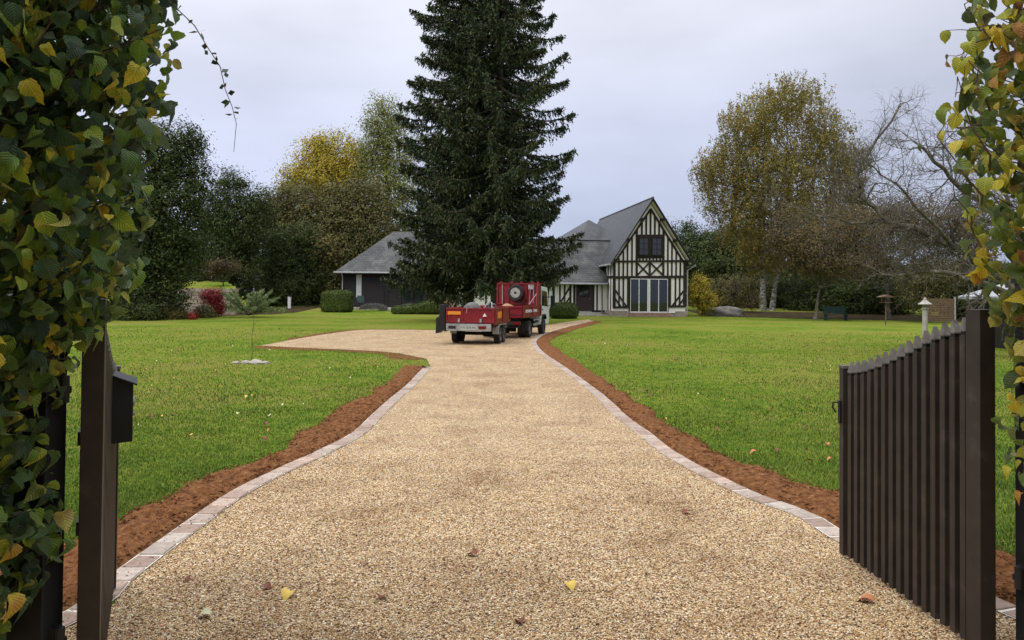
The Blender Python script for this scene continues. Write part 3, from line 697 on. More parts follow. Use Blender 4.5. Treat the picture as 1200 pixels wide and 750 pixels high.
# --- the two big spruces
def spruce(base, H, L0, expo, label, z0=2.2, seed=1):
    g_ = np.random.default_rng(seed)
    rt = root('spruce_tree', base, 0, label, 'tree', 'tall spruces in the middle of the lawn')
    segs = []; LV = []
    tp = wobble_path((0, 0, -.2), (g_.normal()*.3, 0, H), 14, .07); segs += path_segs(tp, .40, .03)
    segs.append((np.array((0, 0, -.2)), np.array((0, 0, .9)), .62, .40))
    z = z0
    Cs, Ds = [], []
    while z < H-.3:
        nb = 6
        a0 = g_.random()*6.28
        for b_ in range(nb):
            z_b = z+g_.random()*.32
            az = a0+b_*6.283/nb+g_.normal()*.25
            L = L0*max(.05, 1-(z/H)**expo)*(.70+.30*g_.random())*(.86+.30*float(hash2(np.array([z*.35+seed]), np.array([az*.9]))[0]))
            if g_.random() < .12: L *= .55
            n = max(6, int(L/.3)); ts = np.linspace(0, 1, n)
            droop = (.14+.26*g_.random())*L*(1.25-.7*z/H)
            sidew = g_.normal()*.12*L
            d = np.array((math.cos(az), math.sin(az), 0)); sd_ = np.array((-d[1], d[0], 0))
            zz = -droop*np.sin(ts*math.pi*.62)+ .10*L*ts**3
            pth = tp[0]*0+np.array((0, 0, z_b))+d*(ts*L)[:, None]+sd_*(sidew*ts**2)[:, None]; pth[:, 2] += zz
            segs += path_segs(pth, .05+.012*L, .01)
            # side sprays plus hanging curtains
            m_ = int(L*22)
            tt = .12+.88*g_.random(m_)**.75
            bp = np.stack([np.interp(tt, ts, pth[:, i]) for i in range(3)], 1)
            sgn = np.where(g_.random(m_) < .5, -1, 1)
            ln = (.30+.70*g_.random(m_))*np.minimum(1.1, .35+.9*(1-tt)*L/2.2)
            fw = .25+.6*g_.random(m_); hang = np.where(g_.random(m_) < .75, .9+2.0*g_.random(m_), .05+.2*g_.random(m_))
            dr = unit(sd_[None]*sgn[:, None]*(.35+.65*g_.random(m_))[:, None]+d[None]*fw[:, None]+np.array((0, 0, -1.))[None]*hang[:, None])
            nn = 7
            for q in range(nn):
                s_ = (q+.5)/nn
                c = bp+dr*(ln*s_)[:, None]; c[:, 2] -= .12*s_*s_*ln
                Cs.append(c+g_.normal(size=c.shape)*.045); dd = dr+g_.normal(size=c.shape)*.45; Ds.append(unit(dd))
        z += .36+.012*z
    C = np.concatenate(Cs); D = np.concatenate(Ds); n = len(C)
    V, Fq = kites(C, D, .24*(.6+.7*g_.random(n)), .075*(.7+.6*g_.random(n)), .1)
    npmesh('crown', V, Fq, 'spruce', rt)
    V, Fq = tubes_np(segs, 6); npmesh('trunk', V, Fq, 'bark', rt, smooth=True)
    print('spruce', n)
    return rt
spruce(G(580, 43), 34, 5.2, 2.4, 'right one of the two tall dark spruces, directly behind the red truck', 2.9, 3)
spruce(G(546, 45), 31, 5.2, 2.3, 'left one of the two tall dark spruces, nearer the black barn', 3.0, 5)

# --- birch
def lob(px, py, D, rpx, rpy, base, ry=None, dy=0):
    q = PD(px, py, D+dy); r_ = rpx*D/F_PX; return (q.x-base.x, q.y-base.y, q.z-base.z, r_, ry or r_, rpy*D/F_PX)
b = G(898, 65)
tree('birch_tree', b, 'tall golden weeping birch right of the house with pale forked trunks', 'tree',
     [lob(925, 118, 65, 48, 34, b), lob(880, 145, 65, 42, 38, b), lob(965, 165, 65, 40, 42, b), lob(848, 190, 65, 34, 36, b), lob(905, 205, 65, 60, 55, b), lob(980, 215, 65, 32, 45, b), lob(870, 250, 65, 34, 45, b), lob(940, 260, 65, 52, 45, b), lob(895, 290, 65, 36, 30, b, 2), lob(825, 205, 65, 18, 26, b), lob(835, 235, 65, 16, 20, b), lob(1000, 190, 65, 20, 30, b), lob(1003, 240, 65, 18, 26, b)],
     5000, 26, .16, .55, 'birch', 'birchbark', .28, None, 1.25, hollow=.15, trunks=[(-.3, 0, .1, 0, .21, 17), (.5, 0, 2.1, .4, .17, 15)])
# trees behind and right of the house
for px, D, w_, tops, lbl in ((800, 84, 46, 262, 'dark round evergreen tree straight behind the right edge of the timbered gable'), (845, 80, 40, 268, 'dark evergreen tree behind the birch trunks, right of the yellow shrub'),
                        (868, 92, 34, 255, 'dark evergreen tree rising behind the left of the birch')):
    b = G(px, D)
    tree('evergreen_tree', b, lbl, 'tree', [lob(px, (tops+360)/2, D, w_, (360-tops)/2, b), lob(px-w_*.5, tops+50, D, w_*.5, 38, b), lob(px+w_*.4, tops+40, D, w_*.6, 36, b), lob(px, 335, D, w_*.9, 30, b)],
         700, 45, .24, .75, 'dark', group='dark evergreens behind the house', hollow=.5)
b = G(852, 60)
tree('apple_tree', G(955, 52), 'low spreading tree with brownish leaves on a thin bent trunk beside the green bench', 'tree',
     [lob(955, 295, 52, 46, 34, G(955, 52)), lob(925, 275, 52, 30, 30, G(955, 52)), lob(1000, 275, 52, 42, 38, G(955, 52)), lob(985, 310, 52, 45, 18, G(955, 52))],
     1500, 24, .12, .45, 'brown', 'graybark', .13, 2.6, hollow=.2, lean=(.4, 0))
b = G(1040, 55)
tree('thorn_tree', b, 'dense brown twiggy tree with fading leaves between the low spreading tree and stone lantern', 'tree',
     [lob(1030, 262, 55, 52, 38, b), lob(1085, 262, 55, 48, 42, b), lob(1135, 270, 55, 40, 44, b), lob(1020, 300, 55, 45, 30, b), lob(1100, 310, 55, 40, 22, b)],
     2600, 20, .12, .6, 'brown', 'graybark', .16, 4, hollow=.1)
b = G(1090, 50)
tree('privet_bush', b, 'yellow green bushy shrub above the slatted panel behind the stone lantern', 'bush',
     [lob(1085, 330, 50, 34, 16, b), lob(1105, 320, 50, 26, 14, b), lob(1085, 350, 50, 30, 18, b)], 300, 30, .12, .4, 'mid', 'bark', .1, 1)
# dark boundary hedge on the right
for i, (px, D, hh, mt, lbl) in enumerate(((860, 72, 40, 'mid', 'dark leafy bush at the foot of the birch, left side'), (925, 72, 38, 'dark', 'dark bush in the boundary row just right of the birch trunks'), (972, 66, 42, 'dark', 'dark bush in the boundary row behind the green bench'),
                               (1022, 62, 46, 'dark', 'dark bush in the boundary row behind the bird table'), (1140, 56, 58, 'dark', 'dark bush in the boundary row right of the slatted panel'), (1185, 58, 55, 'dark', 'dark bush at the far right behind the gate post'))):
    b = G(px, D); top = 372-hh-8
    tree('boundary_bush', b, lbl, 'bush', [lob(px, (top+372)/2, D, 34, (372-top)/2+2, b), lob(px-26, 352, D, 24, 22, b), lob(px+24, 350, D, 26, 24, b)],
         480, 42, .17, .5, mt, 'bark', .12, 2, group='dark bushes along the right boundary', hollow=.45)
# yellowing shrub beside the house, twiggy shrub and rock
b = G(823, 56.5)
tree('shrub', b, 'yellow and green rounded shrub against the right corner of the timbered house', 'bush', [lob(822, 345, 56.5, 14, 22, b), lob(818, 335, 56.5, 10, 14, b), lob(830, 355, 56.5, 12, 14, b)], 260, 32, .10, .25, 'yellow', 'bark', .05, 1)
b = G(862, 62)
tree('shrub', b, 'thin twiggy green shrub behind the grey rock', 'bush', [lob(862, 342, 62, 16, 20, b), lob(880, 352, 62, 14, 14, b)], 130, 22, .11, .4, 'mid', 'bark', .05, 1)
mb = MB()
def rockfn(sx, sy, sz, at, seed, mb):
    g_ = np.random.default_rng(seed); bm = bmesh.new(); bmesh.ops.create_icosphere(bm, subdivisions=3, radius=1)
    ph = g_.random(3)*9
    for v in bm.verts:
        k = 1+.22*math.sin(v.co.x*2.3+ph[0])*math.cos(v.co.y*2.9+ph[1])+.10*math.sin(v.co.z*7+v.co.x*5+ph[2])
        v.co = Vector((v.co.x*sx*k, v.co.y*sy*k, v.co.z*sz*k))+Vector(at)
    mb.add([v.co for v in bm.verts], [tuple(v.index for v in f.verts) for f in bm.faces]); bm.free()
rockfn(1.6, .8, .55, (0, 0, .15), 3, mb)
o = mb.build('boulder', 'rock', smooth=True); o.location = G(848, 57.5); tag(o, 'low grey boulder on the lawn right of the yellowing shrub', 'rock')

# --- left side trees
b = G(178, 44)
tree('holly_tree', b, 'tall dark evergreen tree at far left, just past the near leafy hedge', 'tree',
     [lob(205, 175, 44, 34, 34, b), lob(170, 190, 44, 50, 50, b), lob(200, 240, 44, 42, 50, b), lob(150, 270, 44, 62, 60, b), lob(195, 300, 44, 38, 40, b), lob(150, 340, 44, 60, 34, b), lob(205, 345, 44, 22, 28, b), lob(225, 165, 44, 18, 18, b), lob(228, 215, 44, 20, 34, b), lob(228, 275, 44, 20, 40, b)],
     1700, 40, .15, .5, 'dark', trunk_r=.3, hollow=.35)
b = G(275, 62)
tree('laurel_tree', b, 'dark upright tree with loose twiggy top rising behind the stone retaining wall', 'tree',
     [lob(275, 225, 62, 26, 28, b), lob(250, 245, 62, 20, 26, b), lob(305, 245, 62, 18, 24, b), lob(285, 265, 62, 34, 38, b), lob(255, 275, 62, 26, 38, b), lob(285, 315, 62, 30, 40, b), lob(262, 300, 62, 30, 24, b)],
     1100, 36, .17, .55, 'dark', trunk_r=.25, hollow=.3)
b = G(335, 72)
tree('oak_tree', b, 'broad olive brown tree behind the ivy covered bushes', 'tree',
     [lob(330, 265, 72, 34, 34, b), lob(360, 270, 72, 40, 36, b), lob(400, 275, 72, 44, 38, b), lob(435, 270, 72, 36, 40, b), lob(385, 300, 72, 60, 40, b), lob(325, 240, 72, 22, 24, b), lob(350, 235, 72, 26, 26, b), lob(425, 235, 72, 30, 30, b), lob(395, 240, 72, 30, 26, b)],
     2300, 34, .20, .65, 'mid', trunk_r=.3, hollow=.35)
b = G(372, 85)
tree('maple_tree', b, 'yellow autumn tree standing above the hedge left of the spruces', 'tree',
     [lob(365, 190, 85, 26, 28, b), lob(395, 185, 85, 30, 34, b), lob(385, 215, 85, 42, 30, b), lob(420, 205, 85, 28, 36, b), lob(342, 215, 85, 20, 26, b), lob(372, 170, 85, 16, 16, b)],
     900, 30, .24, .75, 'yellow', trunk_r=.3, hollow=.3)
b = G(452, 82)
tree('ash_tree', b, 'tall pale green thin crowned tree partly hidden by the left spruce', 'tree',
     [lob(450, 145, 82, 26, 34, b), lob(465, 180, 82, 28, 38, b), lob(435, 185, 82, 20, 34, b), lob(460, 230, 82, 34, 36, b)],
     900, 24, .22, .8, 'pale', 'graybark', .25, hollow=.3)
# ivy clad bushes forming the hedge, left of the barn
for px, D, top, w_, mt, lbl in ((326, 66, 268, 22, 'dark', 'dark ivy covered bush just right of the pale spiky shrub'), (352, 68, 262, 26, 'dark', 'dark ivy covered bush behind the white marker post'),
                            (385, 70, 275, 26, 'mid', 'olive ivy covered bush directly behind the clipped box hedge'), (420, 75, 262, 30, 'dark', 'dark bush touching the left end of the barn roof'), (228, 62, 300, 24, 'dark', 'dark bush behind the left end of the stone wall')):
    b = G(px, D)
    tree('ivy_bush', b, lbl, 'bush', [lob(px, top+24, D, w_*.8, 26, b), lob(px, top+60, D, w_, 40, b), lob(px, 345, D, w_, 26, b)],
         620, 40, .16, .5, mt, trunk_r=.18, group='ivy covered bushes along the left boundary', hollow=.45)
# low planting before the holly
for px, D, hh, w_, mt, lbl in ((160, 42, 22, 26, 'dark', 'low dark bush at the foot of the far left evergreen'), (203, 44, 15, 14, 'mid', 'low olive bush before the left end of the stone wall'),
                           (238, 47, 15, 8, 'mid', 'small olive bush between the stone wall and the red shrub')):
    b = G(px, D); tree('garden_bush', b, lbl, 'bush', [lob(px, 377-hh*.55, D, w_, hh*.6, b), lob(px+w_*.5, 377-hh*.4, D, w_*.6, hh*.5, b)], 260, 34, .10, .3, mt, trunk_r=.05, hollow=.4)
b = G(253, 49); tree('barberry_bush', b, 'bright red autumn shrub in front of the stone retaining wall', 'bush', [lob(254, 352, 49, 9, 14, b), lob(244, 348, 49, 8, 9, b), lob(256, 362, 49, 7, 9, b)], 150, 26, .10, .25, 'red', trunk_r=.04)
b = G(226, 43.5); tree('barberry_bush', b, 'small low red shrub at the lawn edge below the dark evergreen', 'bush', [lob(226, 372, 43.5, 5, 6, b)], 30, 20, .08, .15, 'red', trunk_r=.03, twigs=False)
b = Vector((G(262, 55).x, 55, 1.7)); tree('japanese_maple', b, 'small bronze leaved tree growing on the bank above the stone wall', 'tree', [lob(262, 312, 55, 20, 10, b), lob(250, 318, 55, 12, 8, b)], 150, 16, .10, .3, 'brown', trunk_r=.05, hollow=.2)
# pale shrub with arching spiky stems
b = G(292, 49); rt = root('spiky_shrub', b, 0, 'pale silvery green shrub with fanned feathery stems at the lawn edge', 'bush')
segs = []; Cs = []; Ds = []
for i in range(34):
    az = rng.random()*6.28; L = 1.5+rng.random()*.9; el = .35+.85*rng.random(); d = np.array((math.cos(az)*math.cos(el)*1.2, math.sin(az)*math.cos(el), math.sin(el)))
    p = np.array([d*L*t_+np.array((0, 0, -.25*t_*t_*L*math.cos(el))) for t_ in np.linspace(0, 1, 6)]); p[:, 2] += .1; segs += path_segs(p, .015, .005)
    tt = .25+.75*rng.random(110); c = np.stack([np.interp(tt, np.linspace(0, 1, 6), p[:, k]) for k in range(3)], 1); dd = unit(d[None]*.6+rnd_dirs(110)*.8); Cs.append(c+dd*.09); Ds.append(dd)
V, Fq = kites(np.concatenate(Cs), np.concatenate(Ds), .26, .065, .1); npmesh('leaves', V, Fq, 'shrubpale', rt); V, Fq = tubes_np(segs, 4); npmesh('stems', V, Fq, 'twig', rt)

# --- bare lichen-covered tree reaching in from the right
def bare_tree():
    D = 21.0; b = Vector((PD(1195, 345, D).x, D, 0)); g_ = np.random.default_rng(21)
    rt = root('bare_tree', b, 0, 'leafless lichen grey tree whose crooked branches reach left over the gate', 'tree')
    segs = []; loc = np.array(b)
    def pt(px, py, dy=0): q = PD(px, py, D+dy); return np.array((q.x, q.y, q.z))-loc
    mains = [([(1195, 350, 0), (1160, 335, -.4), (1120, 322, -.7), (1080, 318, -.3), (1035, 322, .3)], .12),
             ([(1195, 345, 0), (1168, 318, .3), (1120, 290, .8), (1085, 272, .9), (1045, 262, 1.3), (1015, 235, 1.5), (1000, 215, 1.6), (1015, 185, 1.8), (1055, 122, 2)], .14),
             ([(1195, 340, 0), (1185, 290, .5), (1160, 240, .2), (1125, 220, -.2), (1095, 190, -.6), (1070, 165, -.5)], .13),
             ([(1195, 340, 0), (1200, 290, 1), (1180, 230, 1.4), (1150, 190, 1.6), (1120, 165, 2)], .10),
             ([(1120, 290, .8), (1080, 250, -.5), (1050, 215, -1), (1010, 185, -1.3)], .06),
             ([(1045, 262, 1.3), (1000, 262, 1.8), (960, 255, 2), (920, 235, 2.2)], .05)]
    segs += path_segs(wobble_path((0, 0, -.1), pt(1195, 345), 5, .04), .26, .18)
    def grow(p, d, L, r_, dep):
        n = 4; pts = [p]; dd = d.copy()
        for i in range(n):
            dd = dd+g_.normal(size=3)*.34; dd[2] += .0; dd /= np.linalg.norm(dd); pts.append(pts[-1]+dd*L/n)
        rr_ = np.linspace(r_, r_*.45, n+1)
        for i in range(n): segs.append((pts[i], pts[i+1], rr_[i], rr_[i+1]))
        if dep > 0:
            for i in range(1, n+1):
                for _ in range(3 if dep > 1 else 1):
                    q = dd+g_.normal(size=3)*.75; q /= np.linalg.norm(q); grow(pts[i], q, L*(.45+.25*g_.random()), rr_[i]*.62, dep-1)
    for path, r_ in mains:
        pts = np.array([pt(*q) for q in path]); pp = [pts[0]]
        for i in range(len(pts)-1): pp += list(wobble_path(pts[i], pts[i+1], 4, .05)[1:])
        pp = np.array(pp); segs += path_segs(pp, r_, r_*.22); n = len(pp)
        for i in range(3, n):
            rr_ = r_*(1-.75*i/n)
            for _ in range(2):
                q = (pp[i]-pp[i-1]); q = q/np.linalg.norm(q)+g_.normal(size=3)*.8+np.array((0, 0, .10)); q /= np.linalg.norm(q)
                grow(pp[i], q, .7+.6*g_.random(), max(.012, rr_*.3), 2)
    V, Fq = tubes_np(segs, 5); npmesh('trunk', V, Fq, 'graybark', rt, smooth=True); print('bare segs', len(segs))
bare_tree()

# far woodland closing the horizon
def woodland(name, pts, n, leaf, mat):
    Cs = []
    for (x0, x1, D, top, dep) in pts:
        k = int(n*(x1-x0)/1200); px = x0+(x1-x0)*rng.random(k); DD = D+dep*rng.random(k); X = (px-600)*DD/F_PX
        prof = hash2(px, px*0, .045)*.35+hash2(px, px*0+3, .15)*.2+.45
        zt = (HOR-top)*D/F_PX*prof+EYE
        Cs.append(np.c_[X, DD, .4+zt*rng.random(k)**.8])
    C = np.concatenate(Cs); m_ = len(C); V, Fq = kites(C, rnd_dirs(m_), leaf*(.6+.8*rng.random(m_)), leaf*.8)
    return tag(npmesh(name, V, Fq, mat), kind='stuff')
woodland('far_woodland', [(-200, 480, 100, 225, 8), (480, 1450, 108, 290, 8)], 40000, .75, 'dark')

n = 16000; X = -34+68*rng.random(n); Y = -9-4*rng.random(n); zt = 9.5+3.5*hash2(X, Y*0, .3)  # unseen trees behind the viewer, made tall and close to shade the gates
V, Fq = kites(np.c_[X, Y, .3+zt*rng.random(n)], rnd_dirs(n), 1.0, .8)
tag(npmesh('unseen_woodland', V, Fq, 'dark'), kind='stuff')
# ------------------------------------------------------------------ stone retaining wall, bank, leaf litter
def litter(name, pts, mat='litter'):
    bm = MB(); c = [P(x, y) for x, y in pts]
    return c
b0, b1 = G(206, 53), G(272, 53)
mb = MB(); n = 26
for r_ in range(7):
    x = b0.x-1.5+random.uniform(-.2, 0); z = r_*.27
    while x < b1.x:
        L = random.uniform(.35, .8); mb.box(x, min(x+L-.015, b1.x+.2), 53-random.uniform(.0, .06)+r_*.02, 53.5, z+.01, z+.26); x += L
mb.prism([(b1.x, 53.5, 0), (b1.x+.3, 53.5, 0), (b1.x+.3-4.3, 62.5, 0), (b1.x-4.3, 62.5, 0)], (0, 0, 1.9))
tag(mb.build('retaining_wall', 'stonewall'), 'low coursed stone retaining wall holding up a grassy bank at the left', 'wall')
mb = MB(); mb.grid(40, 60, lambda u, v: (b0.x-6+(b1.x-b0.x+6.3-.48*9*v)*u, 53.12+9*v, 1.84+.12*min(1, v*7)+.6*v+.06*math.sin(u*23)*math.cos(v*19+u*7)))
struct(mb.build('grass_bank', 'lawn', smooth=True))
# leaf litter strips under the trees
def litter_strip(name, xa, ya, xb, yb, d0, d1):
    mbl = MB(); n = 40
    def fn(u, v):
        X = xa+(xb-xa)*u; Y = ya+(yb-ya)*u; k = hash2(np.array([X]), np.array([Y]), .8)[0]
        yy = Y-(d0+k*1.2)+(d1+d0)*v; return (X, yy, tz(X, yy)+.012)
    mbl.grid(n, 8, fn); struct(mbl.build(name, 'litter', smooth=True))
litter_strip('leaf_litter', -27, 40, -16.5, 58, 1.5, 12)
litter_strip('bed_soil', 15, 57, 40, 50, 0.5, 9)

# ------------------------------------------------------------------ the timber framed house
HB = P(719, 371); HB = Vector((HB.x, 55.0, 0)); HB.x = (719-600)*55/F_PX
YAW = R(7)
house = root('timber_house', HB, YAW, 'half timbered cream and black house with steep slate gable and french doors', 'house')
K = 55/F_PX/4.41
def gx(zx): return (zx-348)*K
def gz(zx, zy): return (668-(zy-(zx-348)*.022))*K
WG = gx(735)
CX = gx(541)+.05; EZ = 4.12; AZ = 8.92
# infill wall (gable) : polygon
mb = MB(); mb.prism([(0, 0.05, .35), (WG, 0.05, .35), (WG, .05, 4.3), (CX, .05, 8.6), (0, .05, 4.3)], (0, .22, 0))
mb.box(0.05, .27, .27, 9, .35, 4.3); mb.box(WG-.27, WG-.02, .27, 9, .35, 4.3)
mb.build('wall', 'render', house)
# plinth
mb = MB(); x = -.08
for z0_, z1_ in ((0, .28), (.285, .50)):
    x = -.1
    while x < WG+.08:
        L = random.uniform(.35, .6); x1 = min(x+L, WG+.1)
        if not (gx(428) < x < gx(648) and z0_ > .2): mb.box(x, x1-.012, -.10+random.uniform(-.015, .01), .3, z0_, z1_-.006)
        x += L
mb.box(-.1, .1, .3, 9, 0, .5); mb.box(WG, WG+.1, .3, 9, 0, .5)
mb.build('plinth', 'stone', house)
mb = MB(); mb.box(gx(425), gx(655), -.42, .02, .0, .19); mb.box(gx(430), gx(650), -.24, .03, .19, .36); mb.build('step', 'brick', house)
# timbers
tb = MB()
def stud(zx, y0, y1, wz=7, pr=.0):
    z0_, z1_ = sorted((gz(zx, y0), gz(zx, y1))); tb.box(gx(zx)-wz*K/2, gx(zx)+wz*K/2, -.025-pr, .06, z0_, z1_)
def beam(zy, x0, x1, hz=9, pr=.004):
    a = Vector((gx(x0), .015-pr/2, gz(x0, zy))); c = Vector((gx(x1), .015-pr/2, gz(x1, zy))); tb.bar(a, c, .09+pr, hz*K, (0, 0, 1)) if False else tb.prism([(a.x, -.025-pr, a.z-hz*K/2), (c.x, -.025-pr, c.z-hz*K/2), (c.x, -.025-pr, c.z+hz*K/2), (a.x, -.025-pr, a.z+hz*K/2)], (0, .085, 0))
def diag(x0, y0, x1, y1, wz=8, pr=-.003):
    a = Vector((gx(x0), 0, gz(x0, y0))); c = Vector((gx(x1), 0, gz(x1, y1))); d = (c-a).normalized(); nrm = Vector((-d.z, 0, d.x))*wz*K/2
    tb.prism([(a+nrm)+Vector((0, -.025-pr, 0)), (a-nrm)+Vector((0, -.025-pr, 0)), (c-nrm)+Vector((0, -.025-pr, 0)), (c+nrm)+Vector((0, -.025-pr, 0))], (0, .08, 0))
for x, wz in ((352, 16), (378, 7.5), (401, 7.5), (428, 14), (648, 16), (680, 7.5), (703, 7.5), (729, 13)): stud(x, 618, 460, wz)
for x, wz in ((352, 14), (377, 7.5), (400, 7.5), (422, 7.5), (446, 7.5), (471, 11), (541, 10), (614, 11), (638, 7.5), (660, 7.5), (683, 7.5), (706, 7.5), (729, 12)): stud(x, 455, 382, wz)
beam(461, 342, 738, 13, .012); beam(379, 342, 738, 10, .010); beam(616, 345, 432, 11, .008); beam(616, 645, 736, 11, .008)
beam(358, 468, 620, 11, .014); beam(245, 468, 620, 10, .014)
def rake_z(zx, inset=0):  # height (metres) of the inner rake line at zoom column zx
    x = gx(zx); 
    return AZ-.74-inset-abs(x-CX)*((AZ-EZ)/(CX+.25))
for x in (377, 400, 422, 446, 638, 660, 683, 706, 471, 614):
    wz = 11 if x in (471, 614) else 7.5
    zt = rake_z(x); z0_ = gz(x, 379)
    if zt > z0_: tb.box(gx(x)-wz*K/2, gx(x)+wz*K/2, -.025, .06, z0_, zt)
for x in (498, 521, 544, 567, 590): tb.box(gx(x)-4.5*K, gx(x)+4.5*K, -.025, .06, gz(x, 245), rake_z(x))
for x in (487, 505, 523, 541, 559, 577, 597): tb.box(gx(x)-3*K, gx(x)+3*K, -.025, .06, gz(x, 379), gz(x, 358))
for a in ((475, 388, 537, 450), (475, 450, 537, 388), (546, 388, 610, 450), (546, 450, 610, 388), (357, 525, 418, 612), (357, 570, 388, 612), (724, 535, 664, 612), (724, 578, 698, 612)): diag(*a)
# rake timbers
for sx in (-1, 1):
    xe = CX+sx*(CX+.05 if sx < 0 else WG-CX+.02); ze = AZ-.78-abs(xe-CX)*((AZ-EZ)/(CX+.25))
    a = Vector((xe, 0, max(ze, 3.9))); c = Vector((CX, 0, AZ-.78)); d = (c-a).normalized(); nrm = Vector((-d.z, 0, d.x))*.065
    tb.prism([(a+nrm)+Vector((0, -.045, 0)), (a-nrm)+Vector((0, -.045, 0)), (c-nrm)+Vector((0, -.045, 0)), (c+nrm)+Vector((0, -.045, 0))], (0, .1, 0))
# side wall timbers (left return)
for y in (.9, 1.7, 2.5, 3.3, 4.1): tb.box(-.0, .06, y-.06, y+.06, .5, 4.2)
tb.box(-.012, .06, .1, 9, 2.95, 3.12)
tb.build('timber_frame', 'timber', house, bevel=0)
# barge boards, brackets
bb = MB(); SL_ = (AZ-EZ)/(CX+.28)
for sx in (-1, 1):
    xe = CX+sx*(CX+.30); ze = AZ-SL_*(CX+.30)
    bb.prism([(xe, -.52, ze-.02), (CX, -.52, AZ-.02), (CX, -.52, AZ-.21), (xe, -.52, ze-.17)], (0, .07, 0))
    for f in (.1, .42, .74):
        x = xe+(CX-xe)*f; z = ze+(AZ-ze)*f-.34; bb.box(x-.09, x+.09, -.50, .05, z-.10, z+.10)
bb.build('barge_board', 'timber', house)
sf = MB()
for sx in (-1, 1):
    xe = CX+sx*(CX+.2); ze = AZ-SL_*(CX+.2)
    sf.prism([(xe, -.44, ze-.20), (CX, -.44, AZ-.20), (CX, .05, AZ-.20), (xe, .05, ze-.20)], (0, 0, -.04))
sf.build('soffit', 'render', house)
rf = MB(); LEN = 16
for sx in (-1, 1):
    xe = CX+sx*(CX+.38); ze = AZ-SL_*(CX+.38)
    rf.quadsheet([(xe, -.60, ze+.02), (CX, -.60, AZ+.02), (CX, LEN, AZ+.02), (xe, LEN, ze+.02)], .10)
r_o = rf.build('roof', 'slate', house, recalc=True)
mb = MB(); mb.tube([(CX, -.6, AZ+.02), (CX, LEN, AZ+.02)], .07, 8); mb.build('ridge_cap', 'ridge', r_o)
for sx in (-1, 1):
    xe = CX+sx*(CX+.40); ze = AZ-SL_*(CX+.40)-.02
    MB().tube([(xe, -.58, ze), (xe, 9, ze-.03)], .075, 8).build('gutter', 'zinc', house)
mb = MB()
xe = CX+CX+.40; mb.tube([(xe, -.5, EZ-.25), (WG+.12, -.05, EZ-.55), (WG+.12, -.05, .25)], .045, 8)
mb.build('downpipe', 'zinc', house)
# gable windows (each casement)
def casement(x0, x1, z0_, z1_, y, nx_, nz_, parent, frame='timber', glass='glass', fw=.06, bw=.03, name='window'):
    fr = MB(); fr.box(x0, x1, y-.05, y+.05, z0_, z0_+fw).box(x0, x1, y-.05, y+.05, z1_-fw, z1_).box(x0, x0+fw, y-.048, y+.05, z0_+fw, z1_-fw).box(x1-fw, x1, y-.048, y+.05, z0_+fw, z1_-fw)
    for i in range(1, nx_): xx = x0+fw+(x1-x0-2*fw)*i/nx_; fr.box(xx-bw/2, xx+bw/2, y-.035, y+.03, z0_+fw, z1_-fw)
    for i in range(1, nz_): zz = z0_+fw+(z1_-z0_-2*fw)*i/nz_; fr.box(x0+fw, x1-fw, y-.033, y+.028, zz-bw/2, zz+bw/2)
    wn = fr.build(name, frame, parent)
    MB().box(x0+fw*.5, x1-fw*.5, y+.0, y+.012, z0_+fw*.5, z1_-fw*.5).build('pane', glass, wn)
    return wn
MB().box(gx(474), gx(612), -.06, .10, gz(541, 354), gz(541, 250)).build('window_surround', 'timber', house)
casement(gx(480), gx(533), gz(541, 349), gz(541, 256), -.10, 2, 3, house); casement(gx(549), gx(604), gz(541, 349), gz(541, 256), -.10, 2, 3, house)
# french doors
dz0, dz1 = .37, gz(541, 470)
MB().box(gx(430), gx(642), -.03, .10, dz0+.02, dz1+.04).build('door_recess', 'timber', house)
x0, xm, x1 = gx(436), gx(534), gx(636)
for a, c in ((x0, xm-.012), (xm+.012, x1)):
    fr = MB(); fr.box(a, c, -.11, -.05, dz0, dz0+.09).box(a, c, -.11, -.05, dz1-.05, dz1)
    edge = .10
    left_in = a == x0
    fr.box(a, a+(.035 if left_in else edge), -.112, -.05, dz0+.09, dz1-.05); fr.box(c-(edge if left_in else .035), c, -.112, -.05, dz0+.09, dz1-.05)
    m_ = (a+c)/2+(-.04 if left_in else .02); fr.box(m_-.03, m_+.03, -.11, -.05, dz0+.09, dz1-.05)
    w_o = fr.build('french_door', 'white', house)
    MB().box(a+.02, c-.02, -.085, -.07, dz0+.05, dz1-.03).build('pane', 'glass', w_o)
# ---- door wing, set back behind the left of the gable
def hx(px): return (px-719)*57/F_PX
def hz(py): return (370.5-py)*57/F_PX
WY = 1.9; XL = -11.6
mb = MB(); mb.box(XL, 0.04, WY, WY+.25, .30, 2.9); mb.build('wall', 'render', house)
mb = MB(); x = XL-.05
while x < 0:
    L = random.uniform(.4, .8); mb.box(x, min(x+L-.012, -.12), WY-.07, WY+.2, 0, .32); x += L
mb.build('plinth', 'stone', house)
t2 = MB()
def stud2(px, z0_=.42, z1_=2.75, wd_=.13): t2.box(hx(px)-wd_/2, hx(px)+wd_/2, WY-.035, WY+.02, z0_, z1_)
for px in (554, 562, 577, 584, 591, 598, 605, 613, 620, 627, 634, 640.5, 649, 655.5, 663, 668.5, 675.3, 707, 713): stud2(px, wd_=.17 if px in (655.5, 675.3) else .12)
stud2(680, wd_=.17); stud2(702.5, wd_=.17)
for x0p, x1p in ((545, 682), (701, 716)):
    t2.box(hx(x0p), hx(x1p), WY-.045, WY+.02, .34, .5)
t2.box(XL, hx(716), WY-.047, WY+.02, 2.55, 2.75)
